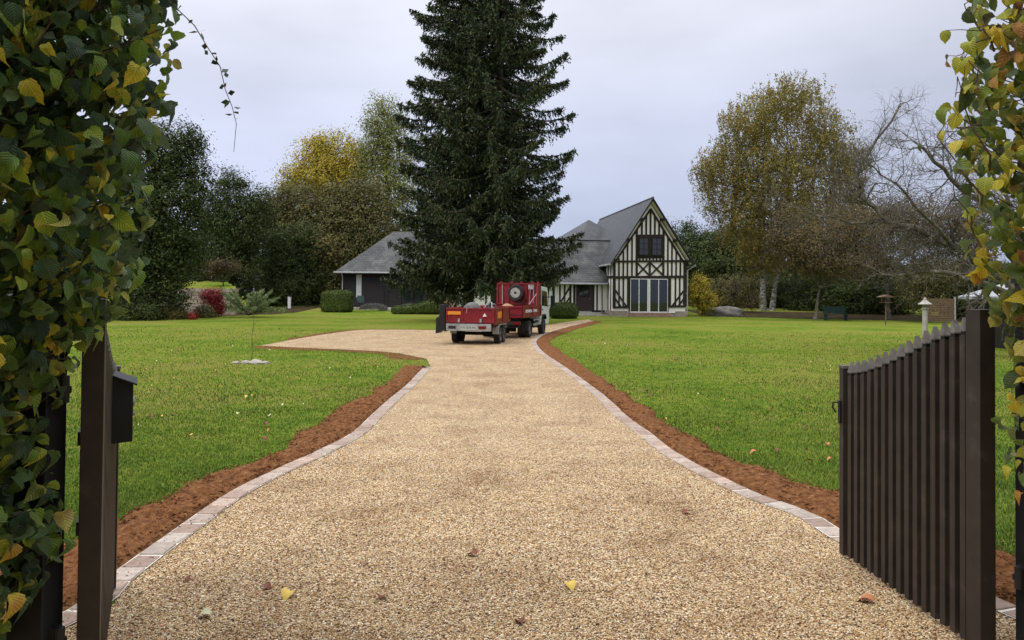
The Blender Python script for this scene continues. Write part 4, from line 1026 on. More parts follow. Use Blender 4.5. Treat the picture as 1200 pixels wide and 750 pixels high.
def diag2(x0, y0, x1, y1):
    a = Vector((hx(x0), 0, hz(y0))); c = Vector((hx(x1), 0, hz(y1))); d = (c-a).normalized(); nn = Vector((-d.z, 0, d.x))*.065
    off = Vector((0, WY-.028, 0)); t2.prism([a+nn+off, a-nn+off, c-nn+off, c+nn+off], (0, .05, 0))
diag2(675, 336, 662, 357); diag2(675, 348, 668, 358); diag2(649, 336, 640, 357)
t2.build('timber_frame', 'timber', house)
dr = MB(); dr.box(hx(682), hx(701.5), WY-.06, WY+.05, .42, 2.55); 
d_o = dr.build('front_door', mat_noise('door_paint', [(0, (.028, .018, .02)), (1, (.045, .03, .032))], 6, .5), house)
casement(hx(684.3), hx(697.3), hz(347), hz(332), WY-.08, 2, 2, d_o, 'timber', 'glass', .05, .03, 'window')
MB().tube([(hx(699), WY-.12, 1.35), (hx(699)-.10, WY-.12, 1.35)], .014, 6).build('handle', 'galv', d_o)
mb = MB(); mb.box(hx(676), hx(716), WY-1.3, WY-.07, 0, .17); mb.box(hx(678), hx(708), WY-.7, WY-.068, .17, .34); mb.build('doorstep', 'concrete', house)
# its roof
rf = MB(); y0_, z0_, y1_, z1_ = WY-.45, 2.52, WY+2.9, 6.05
rf.quadsheet([(XL-.3, y0_, z0_), (.9, y0_, z0_), (.9, y1_, z1_), (XL+.2, y1_, z1_)], .10)
rf.quadsheet([(XL-.3, y1_+3.35, z0_), (1.3, y1_+3.35, z0_), (1.3, y1_+.004, z1_), (XL+.2, y1_+.004, z1_)], .10)
r2 = rf.build('roof', 'slate_old', house)
mb = MB(); mb.tube([(XL+.2, y1_, z1_+.03), (1.2, y1_, z1_+.03)], .075, 8).build('ridge_cap', 'ridge', r2)
for px in (684.5, 694):
    MB().box(hx(px)-.16, hx(px)+.16, y1_-.62, y1_-.30, z1_-.66, z1_-.24).build('roof_vent', 'black', r2)
MB().tube([(XL-.3, y0_-.05, z0_-.02), (-.1, y0_-.05, z0_-.02)], .07, 8).build('gutter', 'zinc', house)
MB().tube([(hx(712.5), y0_, z0_-.05), (hx(712.5), WY-.09, 2.2), (hx(712.5), WY-.09, .2)], .04, 8).build('downpipe', 'zinc', house)
# dormer on the door wing
dm = MB(); dx = hx(627); dm.prism([(dx-.6, y0_+1.0, 3.4), (dx+.6, y0_+1.0, 3.4), (dx+.6, y0_+1.0, 4.5), (dx, y0_+1.0, 5.3), (dx-.6, y0_+1.0, 4.5)], (0, 1.6, 0)); dmo = dm.build('dormer', 'render', house)
rf = MB(); rf.quadsheet([(dx-.85, y0_+.75, 4.2), (dx, y0_+.75, 5.45), (dx, y0_+3.0, 5.45), (dx-.85, y0_+3.0, 4.2)], .07); rf.quadsheet([(dx+.85, y0_+.75, 4.2), (dx, y0_+.75, 5.45), (dx, y0_+3.0, 5.45), (dx+.85, y0_+3.0, 4.2)], .07); rf.build('dormer_roof', 'slate_old', dmo)
casement(dx-.35, dx+.35, 3.55, 4.45, y0_+.97, 2, 2, dmo)
# brick pier at the left end
MB().box(XL-.9, XL-.02, WY-.25, WY+.6, .0, 2.9).build('brick_pier', 'brick', house)
# pyramid roof rising behind
pk = (PD(690, 257.5, 68)-HB); pk.rotate(Matrix.Rotation(-YAW, 3, 'Z')); ppx, ppy, ppz = pk
rf = MB(); hsz = 6.3; a0 = R(20)
cs = [(ppx+hsz*1.414*math.cos(a0+R(45+90*k)), ppy+hsz*1.414*math.sin(a0+R(45+90*k)), 3.6) for k in range(4)]
for k in range(4): rf.quadsheet([cs[k], cs[(k+1) % 4], (ppx, ppy, ppz)], .08)
rf.build('rear_roof', 'slate', house)
bw_ = MB(); ci = [(ppx+(x-ppx)*.9, ppy+(y-ppy)*.9) for x, y, z in cs]
bw_.prism([(x, y, 0) for x, y in ci], (0, 0, 3.9)); bw_.build('rear_wall', 'render', house)

# ------------------------------------------------------------------ black boarded barn
BZ = .45; BD = 64.0
barn = root('boarded_barn', (G(400, BD).x, BD, BZ-.1), 0, 'low black boarded barn with hipped slate roof left of the spruces', 'barn')
bl_ = (531-400)*BD/F_PX; eh = EYE+26*BD/F_PX-BZ+.1
mb = MB(); mb.box(.03, bl_, .06, .12, 0, eh); mb.box(0.03, .12, .12, 6, 0, eh); mb.box(bl_-.12, bl_-.02, .12, 6, 0, eh)
ops = [((417-400)*BD/F_PX, (424-400)*BD/F_PX, .9, 2.95), ((450-400)*BD/F_PX, (456-400)*BD/F_PX, .3, 3.0), ((470-400)*BD/F_PX, (496-400)*BD/F_PX, .45, 2.9)]
z = 0.0
while z < eh-.05:
    xs_ = [0.0]; 
    for a, c, z0_, z1_ in ops:
        if z0_-.1 < z < z1_: xs_ += [a, c]
    xs_.append(bl_)
    for i in range(0, len(xs_), 2):
        x0, x1 = xs_[i], xs_[i+1]
        mb.prism([(x0, 0.05, z), (x0, -.0, z), (x0, .035, z+.20), (x0, .055, z+.20)], (x1-x0, 0, 0))
    z += .19
mb.build('wall', 'board', barn)
MB().box(ops[0][0]+.03, ops[0][1]-.03, .03, .058, .92, 2.9).build('window', 'blind', barn)
MB().box(ops[1][0]+.03, ops[1][1]-.03, .03, .058, .32, 2.95).build('door', 'black', barn)
w_o = MB().box(ops[2][0]+.03, ops[2][1]-.03, .02, .058, .47, 2.85).build('glazed_door', 'glass', barn)
MB().box((ops[2][0]+ops[2][1])/2-.06, (ops[2][0]+ops[2][1])/2+.06, -.02, .056, .45, 2.88).build('mullion', 'timber', w_o)
rf = MB(); o_ = .5; ry_ = 3.0; rz_ = 7.25-BZ+.1; hipx = (455-400)*67/F_PX-.3
rf.quadsheet([(-o_, -o_, eh-.12), (bl_+1.2, -o_, eh-.12), (bl_+1.2, ry_, rz_), (hipx, ry_, rz_)], .1)
rf.quadsheet([(-o_, -o_, eh-.12), (hipx, ry_, rz_), (-o_, 6+o_, eh-.12)], .1)
rf.quadsheet([(-o_, 6+o_, eh-.12), (bl_+1.2, 6+o_, eh-.12), (bl_+1.2, ry_, rz_), (hipx, ry_, rz_)], .1)
rf.build('roof', 'slate_old', barn)
MB().tube([(-o_-.05, -o_-.06, eh-.16), (bl_+1, -o_-.06, eh-.16)], .07, 8).build('gutter', 'zinc', barn)
MB().tube([(.12, -o_, eh-.2), (.12, -.08, eh-.55), (.12, -.08, 0)], .05, 8).build('downpipe', 'zinc', barn)

# terrace in front of the barn
mb = MB(); mb.box(-15.3, -4.0, 60.8, 64.1, .1, .44); struct(mb.build('terrace', 'stone'))
# steps up to the terrace
o = MB().box(-1.0, 1.0, 0, .5, -.3, .10).box(-.9, .9, .35, .85, .10, .22).build('garden_steps', 'concrete'); o.location = (G(458, 60).x, 60.0, .25); tag(o, 'small pale stone steps between the two lavender clumps before the barn', 'steps')
# garden chair
ch = root('garden_chair', (G(423, 61.8).x, 61.8, .44), R(15), 'dark green garden chair beneath the narrow white barn window', 'chair')
MB().box(-.3, .3, -.28, .28, .38, .43).build('seat', 'greenbench', ch)
MB().prism([(-.3, .24, .43), (.3, .24, .43), (.26, .45, 1.0), (-.26, .45, 1.0)], (0, .04, 0)).build('backrest', 'greenbench', ch)
for sx in (-1, 1):
    for sy in (-1, 1): MB().box(sx*.27-.025, sx*.27+.025, sy*.25-.025, sy*.25+.025, 0, .38).build('leg', 'greenbench', ch)
    MB().bar((sx*.31, -.25, .62), (sx*.31, .33, .66), .05, .04).build('armrest', 'greenbench', ch)

# ------------------------------------------------------------------ clipped hedges
def leafy_solid(name, loc, rz, fn, nu, nv, label, cat, dens, mat='clip', group=None, leaf=.11):
    "closed shape of clipped foliage: an inner body of twigs and leaves plus a skin of small leaves"
    rt = root(name, loc, rz, label, cat, group)
    mb = MB(); mb.grid(nu, nv, fn); o = mb.build('foliage_core', 'clip', rt, smooth=True, recalc=False)
    V = np.array(mb.V); Fq = np.array(mb.F); tri = V[Fq]
    ar = np.linalg.norm(np.cross(tri[:, 1]-tri[:, 0], tri[:, 3]-tri[:, 0]), axis=1); n = int(ar.sum()*dens)
    k = rng.choice(len(Fq), n, p=ar/ar.sum()); u, v = rng.random((2, n, 1))
    C = tri[k, 0]*(1-u)*(1-v)+tri[k, 1]*u*(1-v)+tri[k, 2]*u*v+tri[k, 3]*(1-u)*v
    Vv, Ff = kites(C+rng.normal(size=(n, 3))*.035, rnd_dirs(n), leaf*(.6+.8*rng.random(n)), leaf*.55)
    npmesh('foliage', Vv, Ff, mat, rt); return rt
def superbox(hx_, hy_, h, taper=1.0, e=.35, topfn=None):
    def fn(u, v):
        th = u*2*math.pi; c, s_ = math.cos(th), math.sin(th); ph = -math.pi/2+v*math.pi; cp, sp_ = math.cos(ph), math.sin(ph)
        sg = lambda a, p: math.copysign(abs(a)**p, a)
        x = hx_*sg(c, e)*sg(cp, e); y = hy_*sg(s_, e)*sg(cp, e); z = h/2*(1+sg(sp_, e))
        kk = 1+(taper-1)*(z/h); x *= kk; y *= kk
        if topfn: z *= topfn(x/hx_)
        return (x, y, z)
    return fn
leafy_solid('box_hedge', G(395.5, 58)+Vector((0, 0, 0)), R(-6), superbox(1.12, .9, 1.62, .93), 41, 21, 'clipped square box hedge with rounded corners at the left end of the barn', 'hedge', 700)
leafy_solid('wave_hedge', G(520, 56.5), R(3), superbox(3.9, .9, 1.45, 1, .4, lambda t_: .35+.75*float(smooth01((t_+.9)/1.3))+.05*math.sin(t_*5)), 61, 21, 'long clipped hedge whose top rises in a wave, behind the red trailer', 'hedge', 600)
leafy_solid('mound_hedge', G(661, 51.5), 0, superbox(1.0, .9, 1.05, .9, .6), 41, 21, 'low rounded clipped hedge between the white cab and the front door', 'hedge', 700)
for px, lb in ((438, 'grey lavender clump left of the pale garden steps'), (482, 'grey lavender clump right of the pale garden steps')):
    b = G(px, 59.5); rt = root('lavender_bush', b, 0, lb, 'bush', 'lavender clumps before the barn terrace')
    n = 1500; az = rng.random(n)*6.283; rad_ = rng.random(n)**.5; x = np.cos(az)*rad_*1.15; y = np.sin(az)*rad_*.6; h = .7*np.sqrt(1-rad_**2*.85)*(.6+.5*rng.random(n))
    D_ = unit(np.c_[x*.5, y*.5, np.full(n, .8)]+rnd_dirs(n)*.25); V, Fq = kites(np.c_[x, y, h*.8], D_, .22, .035, .05); npmesh('stems', V, Fq, 'lav', rt)
# white marker post
o = MB().box(-.11, .11, -.11, .11, 0, .92).box(-.13, .13, -.13, .13, .92, .97).build('marker_post', 'white', bevel=.01); o.location = G(339.5, 62); tag(o, 'short white post standing on the lawn edge before the ivy bushes', 'post')
# sapling with stones round its foot
b = P(294.5, 426); rt = root('sapling', b, 0, 'very thin leafless sapling standing alone on the left lawn', 'tree')
p = wobble_path((0, 0, 0), (.05, 0, 1.75), 9, .012); segs = path_segs(p, .007, .003)
for i in range(3, 9): segs += path_segs(wobble_path(p[i-1], p[i-1]+rng.normal(size=3)*.10+np.array((0, 0, .14)), 3, .01), .005, .002)
V, Fq = tubes_np(segs, 6); npmesh('trunk', V, Fq, 'twig', rt)
for i, (dx_, s_, l_) in enumerate(((-.33, .07, 'small pale stone left of the thin sapling'), (-.12, .09, 'pale stone right at the foot of the thin sapling'), (.14, .14, 'largest flat pale stone leaning in front of the thin sapling'), (.34, .08, 'pale stone right of the thin sapling'))):
    mb = MB(); rockfn(s_*1.3, s_*.8, s_*.55, (0, 0, .02), 30+i, mb); o = mb.build('stone', 'concrete', smooth=True); o.location = b+Vector((dx_, -.08+.05*(i % 2), 0)); tag(o, l_, 'stone', 'stones round the sapling')

# ------------------------------------------------------------------ right background furniture
# stone lantern
b = P(1084, 402); b = Vector((PD(1084, 350, 27.5).x, 27.5, 0)); rt = root('stone_lantern', b, 0, 'pale stone garden lantern with a little pagoda roof, on the right lawn', 'garden lantern')
MB().lathe([(.18, 0), (.18, .08), (.10, .12), (.095, .5), (.09, 1.20), (.13, 1.24), (.13, 1.27)], 20).build('column', 'concrete', rt, smooth=False)
MB().lathe([(.11, 1.27), (.11, 1.40)], 4).build('lamp_box', 'stone', rt)
MB().lathe([(.24, 1.40), (.25, 1.425), (.14, 1.50), (.06, 1.58), (.05, 1.63), (.02, 1.67)], 8).build('roof', 'concrete', rt)
# slatted screen
b = G(1101, 47); rt = root('slatted_screen', b, 0, 'brown horizontal slatted wooden screen behind the stone lantern', 'screen')
mb = MB()
for i in range(13): mb.box(-.95, .95, 0, .03, .15+i*.115, .15+i*.115+.09)
mb.build('slats', 'woodpanel', rt)
for x in (-.98, .98): MB().box(x-.045, x+.045, -.03, .06, 0, 1.75).build('post', 'woodpanel' if x < 0 else 'galv', rt)
# bird table
b = G(1038, 44); rt = root('bird_table', b, 0, 'bird table with a flat pale roof in front of the dark bushes', 'bird table')
MB().tube([(0, 0, 0), (0, 0, 1.35)], .035, 8).build('pole', 'woodpanel', rt); MB().box(-.3, .3, -.2, .2, 1.35, 1.38).build('tray', 'woodpanel', rt)
MB().prism([(-.45, -.3, 1.68), (.45, -.3, 1.68), (0, -.3, 1.82)], (0, .6, 0)).build('roof', 'woodpanel', rt)
for sx in (-1, 1): MB().box(sx*.25-.02, sx*.25+.02, -.02, .02, 1.38, 1.70).build('bracket', 'woodpanel', rt)
# green bench
b = G(980, 52); rt = root('park_bench', b, 0, 'dark green slatted bench in the shade right of the thin bent trunk', 'bench')
mb = MB()
for i in range(4): mb.box(-.8, .8, -.25+i*.13, -.25+i*.13+.10, .42, .45)
mb.build('seat', 'greenbench', rt)
mb = MB()
for i in range(4): mb.box(-.8, .8, .27+i*.02, .30+i*.02, .52+i*.12, .62+i*.12)
mb.build('backrest', 'greenbench', rt)
for sx in (-1, 1): MB().box(sx*.7-.03, sx*.7+.03, -.22, .30, 0, .42).build('leg', 'greenbench', rt)
# neighbour's shed roof at the far right
b = Vector((PD(1200, 345, 24).x+1.0, 24, 0)); rt = root('garden_shed', b, 0, 'grey roofed garden shed just showing past the right gate pillar', 'shed')
MB().box(-1.4, 1.6, 0, 2.2, 0, 1.7).build('wall', 'board', rt)
MB().prism([(-1.7, -.2, 1.62), (-1.7, -.2, 1.72), (.1, -.2, 2.25), (1.9, -.2, 1.72), (1.9, -.2, 1.62)], (0, 2.6, 0)).build('roof', 'zinc', rt)

# ------------------------------------------------------------------ truck and trailer
def wheel(parent, x, y, r_, wd_, side, name='wheel'):
    "axis along local x; side=+1 outer face at +x"
    w = MB(); s_ = side
    prof = [(r_*.62, -wd_/2), (r_*.93, -wd_/2), (r_, -wd_*.36), (r_, wd_*.36), (r_*.93, wd_/2), (r_*.62, wd_/2)]
    w.lathe(prof, 28, 'x', (x, y, r_)); wo = w.build(name, 'rubber', parent, smooth=False)
    rm = MB(); q = [(r_*.62, wd_*.50*s_), (r_*.55, wd_*.30*s_), (r_*.30, wd_*.30*s_), (r_*.26, wd_*.42*s_), (.001, wd_*.42*s_)]
    rm.lathe(q, 24, 'x', (x, y, r_)); ro = rm.build('rim', 'rim', wo)
    hb = MB(); hb.lathe([(r_*.20, wd_*.45*s_), (r_*.20, wd_*.52*s_), (.001, wd_*.52*s_)], 10, 'x', (x, y, r_)); 
    hb.build('hub', 'chassis', wo)
    return wo
def text_obj(name, body, size, loc, parent, mat, rot=(R(90), 0, 0), ext=.004, sx=1):
    cu = bpy.data.curves.new(name, 'FONT'); cu.body = body; cu.size = size; cu.extrude = ext; cu.align_x = 'CENTER'; cu.align_y = 'CENTER'
    tmp = bpy.data.objects.new('tmp', cu); COL.objects.link(tmp); bpy.context.view_layer.update()
    me = bpy.data.meshes.new_from_object(tmp.evaluated_get(bpy.context.evaluated_depsgraph_get())); bpy.data.objects.remove(tmp); bpy.data.curves.remove(cu)
    me.materials.clear(); me.materials.append(MT[mat]); me.name = name
    o = bpy.data.objects.new(name, me); COL.objects.link(o); o.parent = parent; o.location = loc; o.rotation_euler = rot; o.scale = (sx, 1, 1); return o

# trailer: local x right, y forward; origin at the ground under the rear centre
tr_yaw = -R(10.5)
rr_corner = P(581, 404); D_t = 23.7
trc = Vector(((579.7-600)*D_t/F_PX, D_t, 0)); TW = 1.60
trl_loc = trc + Vector((math.cos(tr_yaw), math.sin(tr_yaw), 0))*(-TW/2)
trailer = root('tipper_trailer', trl_loc, tr_yaw, 'small red twin axle trailer with grey light bar, behind the truck', 'trailer')
h0, h1, TL = .72, 1.20, 2.7
bd = MB(); bd.box(-TW/2, TW/2, .06, TL, h0-.06, h0).box(-TW/2, TW/2, TL-.04, TL, h0, h1)
bd.box(-TW/2, -TW/2+.04, .05, TL-.04, h0, h1)
bd.build('body', 'redpaint', trailer)
sp_ = MB(); sp_.box(TW/2-.04, TW/2, .05, TL-.04, h0, h1); 
for y in (.05, 1.3, TL-.1): sp_.box(TW/2, TW/2+.03, y, y+.07, h0, h1+.02)
sp_.box(TW/2, TW/2+.02, .13, TL-.1, h1-.05, h1).box(TW/2, TW/2+.02, .13, TL-.1, h0, h0+.05)
sd_o = sp_.build('side_panel', 'redpaint', trailer)
lg = MB(); lg.box(TW/2+.0, TW/2+.012, .5, 1.15, .86, 1.08); lg.build('marking', 'orange', sd_o)
lg = MB()
for z in (.90, .96, 1.02): lg.box(TW/2+.012, TW/2+.016, .56, 1.08, z, z+.022)
lg.build('lettering', 'yellow_mark', sd_o)
tg = MB(); tg.box(-TW/2, TW/2, 0, .04, h0, h1)
for z in (h0, h1-.05): tg.box(-TW/2, TW/2, -.025, 0, z, z+.05)
for x in (-TW/2, -.27, .27, TW/2-.05): tg.box(x, x+.05, -.022, 0, h0+.05, h1-.05)
tgo = tg.build('tailgate', 'redpaint', trailer, bevel=.004)
MB().box(-TW/2+.06, -TW/2+.50, -.030, -.024, .98, 1.09).build('marking', 'orange', tgo)
mk = MB()
for k in range(9): mk.box(-TW/2+.09+k*.045, -TW/2+.12+k*.045, -.034, -.030, .99+.01*(k % 3), 1.07)
mk.build('lettering', 'yellow_mark', tgo)
mk = MB(); mk.prism([(.42, -.03, .93), (.56, -.03, .93), (.49, -.03, 1.04)], (0, -.006, 0)); mk.build('warning_triangle', 'whitemark', tgo)
for x in (-.36, .36): MB().box(x-.03, x+.03, -.05, -.024, .74, .86).build('catch', 'galv', tgo)
MB().tube([(-.1+.0, -.03, 1.22), (-.1, -.035, 1.02)], .012, 6).build('hook', 'galv', tgo)
lb = MB(); lb.box(-TW/2+.02, TW/2-.1, -.06, .04, .46, .69); lbo = lb.build('light_bar', 'galv', trailer, bevel=.006)
MB().box(-.32, .24, -.068, -.061, .50, .63).build('number_plate', 'platewhite', lbo)
text_obj('plate_lettering', 'FW 878 PA', .115, (-.04, -.071, .565), lbo, 'ink', ext=.001, sx=.95)
for x in (-.58, .42): MB().box(x-.12, x+.12, -.074, -.061, .53, .62).build('tail_light', 'lampred' if x > 0 else 'chassis', lbo)
fr = MB(); fr.box(-.5, -.42, .0, TL+.2, .50, .66).box(.42, .5, .04, TL+.2, .50, .66).bar((-.46, TL+.1, .55), (0, TL+1.25, .5), .08, .08).bar((.46, TL+.1, .55), (0, TL+1.25, .5), .08, .08).box(-.7, .7, 1.0, 1.08, .28, .36).box(-.7, .7, 1.62, 1.70, .28, .36)
fr.build('chassis', 'chassis', trailer)
for y in (1.0, 1.63):
    for sx in (-1, 1): wheel(trailer, sx*(TW/2-.08), y, .29, .19, sx)
for sx in (-1, 1):
    fd = MB(); x0, x1 = sorted((sx*(TW/2-.19), sx*(TW/2+.03)))
    fd.prism([(x0, .62, .34), (x0, .62, .56), (x0, .72, .65), (x0, 1.92, .65), (x0, 2.02, .5), (x0, 2.0, .5), (x0, 1.9, .63), (x0, .74, .63), (x0, .65, .55), (x0, .65, .34)], (x1-x0, 0, 0))
    fd.build('mudguard', 'galv', trailer)
# black loading ramp / tarp folded at the left rear corner
rp = MB(); rp.prism([(-TW/2-.34, -.05, .36), (-TW/2-.26, -.05, .38), (-TW/2-.14, -.05, .5), (-TW/2-.02, -.05, .42), (-TW/2-.02, -.05, 1.15), (-TW/2-.03, -.05, 1.32), (-TW/2-.2, -.05, 1.30), (-TW/2-.22, -.05, .92), (-TW/2-.32, -.05, .88)], (0, .5, 0))
rp.build('tarpaulin_roll', 'black', trailer, bevel=.02)
# load in the trailer
mx_ = root('cement_mixer', trl_loc+Vector((0, 0, h0)), tr_yaw, 'grey cement mixer drum lying in the red trailer', 'cement mixer')
drm = MB(); drm.lathe([(.10, -.36), (.22, -.34), (.30, -.1), (.30, .08), (.22, .30), (.18, .31)], 20, 'y', (-.12, .8, .36)); drm.build('drum', mat_noise('grey_drum', [(0, (.07, .07, .07)), (1, (.20, .19, .18))], 6, .7), mx_, smooth=True)
MB().tube([(-.42, .8, 0), (-.42, .8, .36), (.18, .8, .36), (.18, .8, 0)], .02, 6).build('frame', 'chassis', mx_)
wb = root('wheelbarrow', trl_loc+Vector((0, 0, h0)), tr_yaw, 'upturned metal wheelbarrow frame in the red trailer next to the mixer', 'wheelbarrow')
fb = MB(); fb.tube([(.30, .5, .35), (.38, .75, .62), (.60, 1.0, .60), (.70, 1.2, .34)], .018, 6); fb.tube([(.62, .5, .35), (.55, .75, .66), (.40, 1.0, .62), (.34, 1.2, .34)], .018, 6).tube([(.28, .6, 0), (.32, .6, .50), (.66, .6, .50), (.70, .6, 0)], .018, 6); fb.build('frame', 'galv', wb)
tyb = MB(); tyb.lathe([(.11, -.035), (.16, -.035), (.175, 0), (.16, .035), (.11, .035)], 20, 'x', (.50, .9, .52)); tyb.build('wheel', 'rubber', wb)
tyb = MB(); tyb.prism([(.30, .55, .34), (.68, .55, .34), (.60, .62, .08), (.36, .62, .08)], (0, .55, 0)); tyb.build('tray', 'galv', wb)

# truck
tk_yaw = -R(15.5); TKW = 1.85
rwp = Vector(((621.7-600)*28.3/F_PX, 28.3, 0)); ax = Vector((math.cos(tk_yaw), math.sin(tk_yaw), 0)); ay = Vector((-math.sin(tk_yaw), math.cos(tk_yaw), 0))
tk_loc = rwp - ax*(TKW/2) - ay*1.25     # origin: ground under the rear centre, rear axle 1.25 forward
truck = root('tipper_truck', tk_loc, tk_yaw, 'red tipper truck with white cab and spare wheel on its headboard, before the house', 'truck')
hw = TKW/2; AX1, AX2 = 1.25, 3.85
bed = MB(); bed.box(-hw, hw, .05, 3.0, .78, .86); bed.box(-hw, -hw+.04, .05, 3.0, .86, 1.22); bo = bed.build('tipper_bed', 'redpaint', truck)
sp_ = MB(); sp_.box(hw-.04, hw, .05, 3.0, .86, 1.22)
for y in (.05, 1.5, 2.9): sp_.box(hw, hw+.035, y, y+.09, .80, 1.24)
sp_.box(hw, hw+.025, .14, 2.9, 1.17, 1.22).box(hw, hw+.025, .14, 2.9, .82, .88); so_ = sp_.build('side_panel', 'redpaint', truck)
lt = MB(); random.seed(3); y = .55
while y < 2.3:
    L = random.choice((.05, .07, .09)); 
    lt.box(hw, hw+.012, y, y+L, .97, 1.08)
    if random.random() < .5: lt.box(hw+.012, hw+.016, y, y+L*.5, .98, 1.0)
    y += L+random.choice((.03, .035, .08))
lt.build('lettering', 'whitemark', so_)
tg = MB(); tg.box(-hw, hw, 0, .05, .80, 1.22).box(-hw, hw, -.03, 0, 1.16, 1.22).box(-hw, hw, -.03, 0, .80, .86)
tg.build('tailgate', 'redpaint', truck)
hb = MB(); hb.box(-hw, hw, 2.98, 3.04, .86, 2.12)
for x in (-hw, -.45, .30, hw-.06): hb.box(x, x+.06, 2.93, 2.98, .86, 2.12)
hb.box(-hw, hw, 2.93, 2.98, 2.06, 2.12).box(-hw, hw, 2.93, 2.98, 1.24, 1.30)
hb.prism([(hw-.03, 3.0, 1.22), (hw-.03, 3.0, 2.10), (hw-.03, 2.45, 2.05), (hw-.03, 2.25, 1.22)], (.03, 0, 0))
for x in (-.75, -.3, .1, .55, .8): hb.box(x-.04, x+.04, 2.96, 3.04, 2.12, 2.18)
hbo = hb.build('headboard', 'redpaint', truck)
# spare wheel mounted on the headboard, facing backwards
sw = MB(); cx_, cz_ = -.08, 1.72
sw.lathe([(.20, -.10), (.315, -.10), (.335, -.05), (.335, .07), (.315, .09), (.20, .09)], 28, 'y', (cx_, 2.84, cz_)); swo = sw.build('spare_wheel', 'rubber', truck)
q = MB(); q.lathe([(.205, -.105), (.18, -.05), (.10, -.045), (.085, -.09), (.001, -.09)], 24, 'y', (cx_, 2.84, cz_)); 
q.build('rim', 'rim', swo)
q = MB(); q.lathe([(.055, -.092), (.055, -.11), (.001, -.11)], 12, 'y', (cx_, 2.84, cz_))
for k in range(6):
    a = k*1.047; MB().lathe([(.022, -.049), (.022, -.06), (.001, -.06)], 8, 'y', (cx_+.145*math.cos(a), 2.84, cz_+.145*math.sin(a))).build('wheel_nut', 'chassis', swo)
q.build('hub', 'chassis', swo)
st = MB(); st.bar((.46, 2.90, 1.25), (.52, 2.90, 2.0), .02, .02).bar((.62, 2.3, 1.26), (hw-.1, 2.88, 1.75), .03, .02).bar((hw-.28, 2.91, 1.3), (hw-.28, 2.91, 2.05), .03, .015).bar((-hw+.25, 2.91, 1.25), (-hw+.25, 2.91, 2.05), .03, .015); st.box(.42, .62, 2.88, 2.92, 1.86, 2.05)
st.build('load_straps', 'rim', truck)
for sx in (-1, 1): MB().box(sx*(hw-.22)-.15, sx*(hw-.22)+.15, AX1-.50, AX1-.485, .22, .62).build('mudflap', 'rubber', truck)
MB().box(-hw-.005, hw+.005, -.012, .02, .88, .90).build('tailgate_hinge', 'chassis', truck)
hs = MB()
for k in range(3): hs.tube([(hw-.75+.13*math.cos(a_/12*6.283), 2.9-.03*k, 1.45+.16*math.sin(a_/12*6.283)) for a_ in range(13)], .016, 6)
hs.build('hose_coil', 'rubber', truck)
# load of sand
n = 26
sl = MB(); sl.grid(n, n, lambda u, v: (-hw+.06+(2*hw-.12)*u, .1+2.8*v, .87+.42*math.exp(-((u-.42)**2/.07+(v-.6)**2/.10))+.03*math.sin(u*17)*math.cos(v*13)))
o = sl.build('sand_heap', 'sand', smooth=True); o.location = tk_loc; o.rotation_euler = (0, 0, tk_yaw); tag(o, 'brown sand heap lying in the bed of the red truck', 'sand')
# chassis
fr = MB(); fr.box(-.42, -.32, .1, 5.0, .50, .72).box(.32, .42, .1, 5.0, .50, .72).box(-.8, .8, .05, .13, .42, .54).box(-.35, .35, AX1-.1, AX1+.1, .22, .45).box(-hw+.15, hw-.15, AX2-.05, AX2+.05, .28, .36)
fr.box(.45, hw-.05, 2.0, 2.7, .35, .68); fr.build('chassis', 'chassis', truck)
MB().bar((hw-.02, 1.85, .48), (hw-.02, 3.1, .50), .03, .09).bar((hw-.02, 1.85, .66), (hw-.02, 3.1, .66), .03, .05).build('side_guard', 'galv', truck)
MB().box(-hw+.05, hw-.05, -.02, .05, .52, .66).build('rear_light_bar', 'chassis', truck)
for sx in (-1, 1):
    MB().box(sx*.75-.14, sx*.75+.14, -.035, -.02, .54, .64).build('tail_light', 'lampred', truck)
    wheel(truck, sx*(hw-.10), AX1, .325, .22, sx); wheel(truck, sx*(hw-.32), AX1, .325, .20, sx); wheel(truck, sx*(hw-.16), AX2, .325, .20, sx)
# cab
cb = MB(); cy0 = 3.22
prof = [(cy0, .52), (3.46, .52), (3.50, .70), (3.62, .82), (4.06, .82), (4.18, .70), (4.22, .42), (4.86, .42), (4.92, .62), (4.90, 1.12), (4.62, 1.82), (4.48, 1.96), (cy0+.12, 2.0), (cy0, 1.93)]
cb.prism([(-hw+.08, y, z) for y, z in prof], (2*hw-.16, 0, 0)); cbo = cb.build('cab', 'cabwhite', truck, bevel=.02)
for sx in (-1, 1):
    x = sx*(hw-.08)
    dw = MB(); dw.prism([(x, 3.52, 1.20), (x, 4.60, 1.15), (x, 4.42, 1.78), (x, 3.52, 1.82)], (sx*.008, 0, 0)); dw.build('side_window', 'glass', cbo)
    dl = MB(); dl.prism([(x, 3.46, .90), (x, 3.475, .90), (x, 3.475, 1.88), (x, 3.46, 1.88)], (sx*.006, 0, 0)); dl.box(*(sorted((x, x+sx*.03))), 3.52, 3.68, 1.02, 1.06); dl.build('door_handle', 'black', cbo)
    mr_ = MB(); mr_.bar((x, 4.45, 1.55), (x+sx*.24, 4.50, 1.55), .03, .03).bar((x, 4.55, 1.15), (x+sx*.24, 4.5, 1.25), .03, .03); 
    mr_.box(*(sorted((x+sx*.16, x+sx*.34))), 4.44, 4.52, 1.18, 1.62); mr_.build('wing_mirror', 'black', cbo, bevel=.01)
MB().prism([(-hw+.16, 4.90, 1.18), (hw-.16, 4.90, 1.18), (hw-.20, 4.66, 1.80), (-hw+.20, 4.66, 1.80)], (0, .015, .006)).build('windscreen', 'glass', cbo)
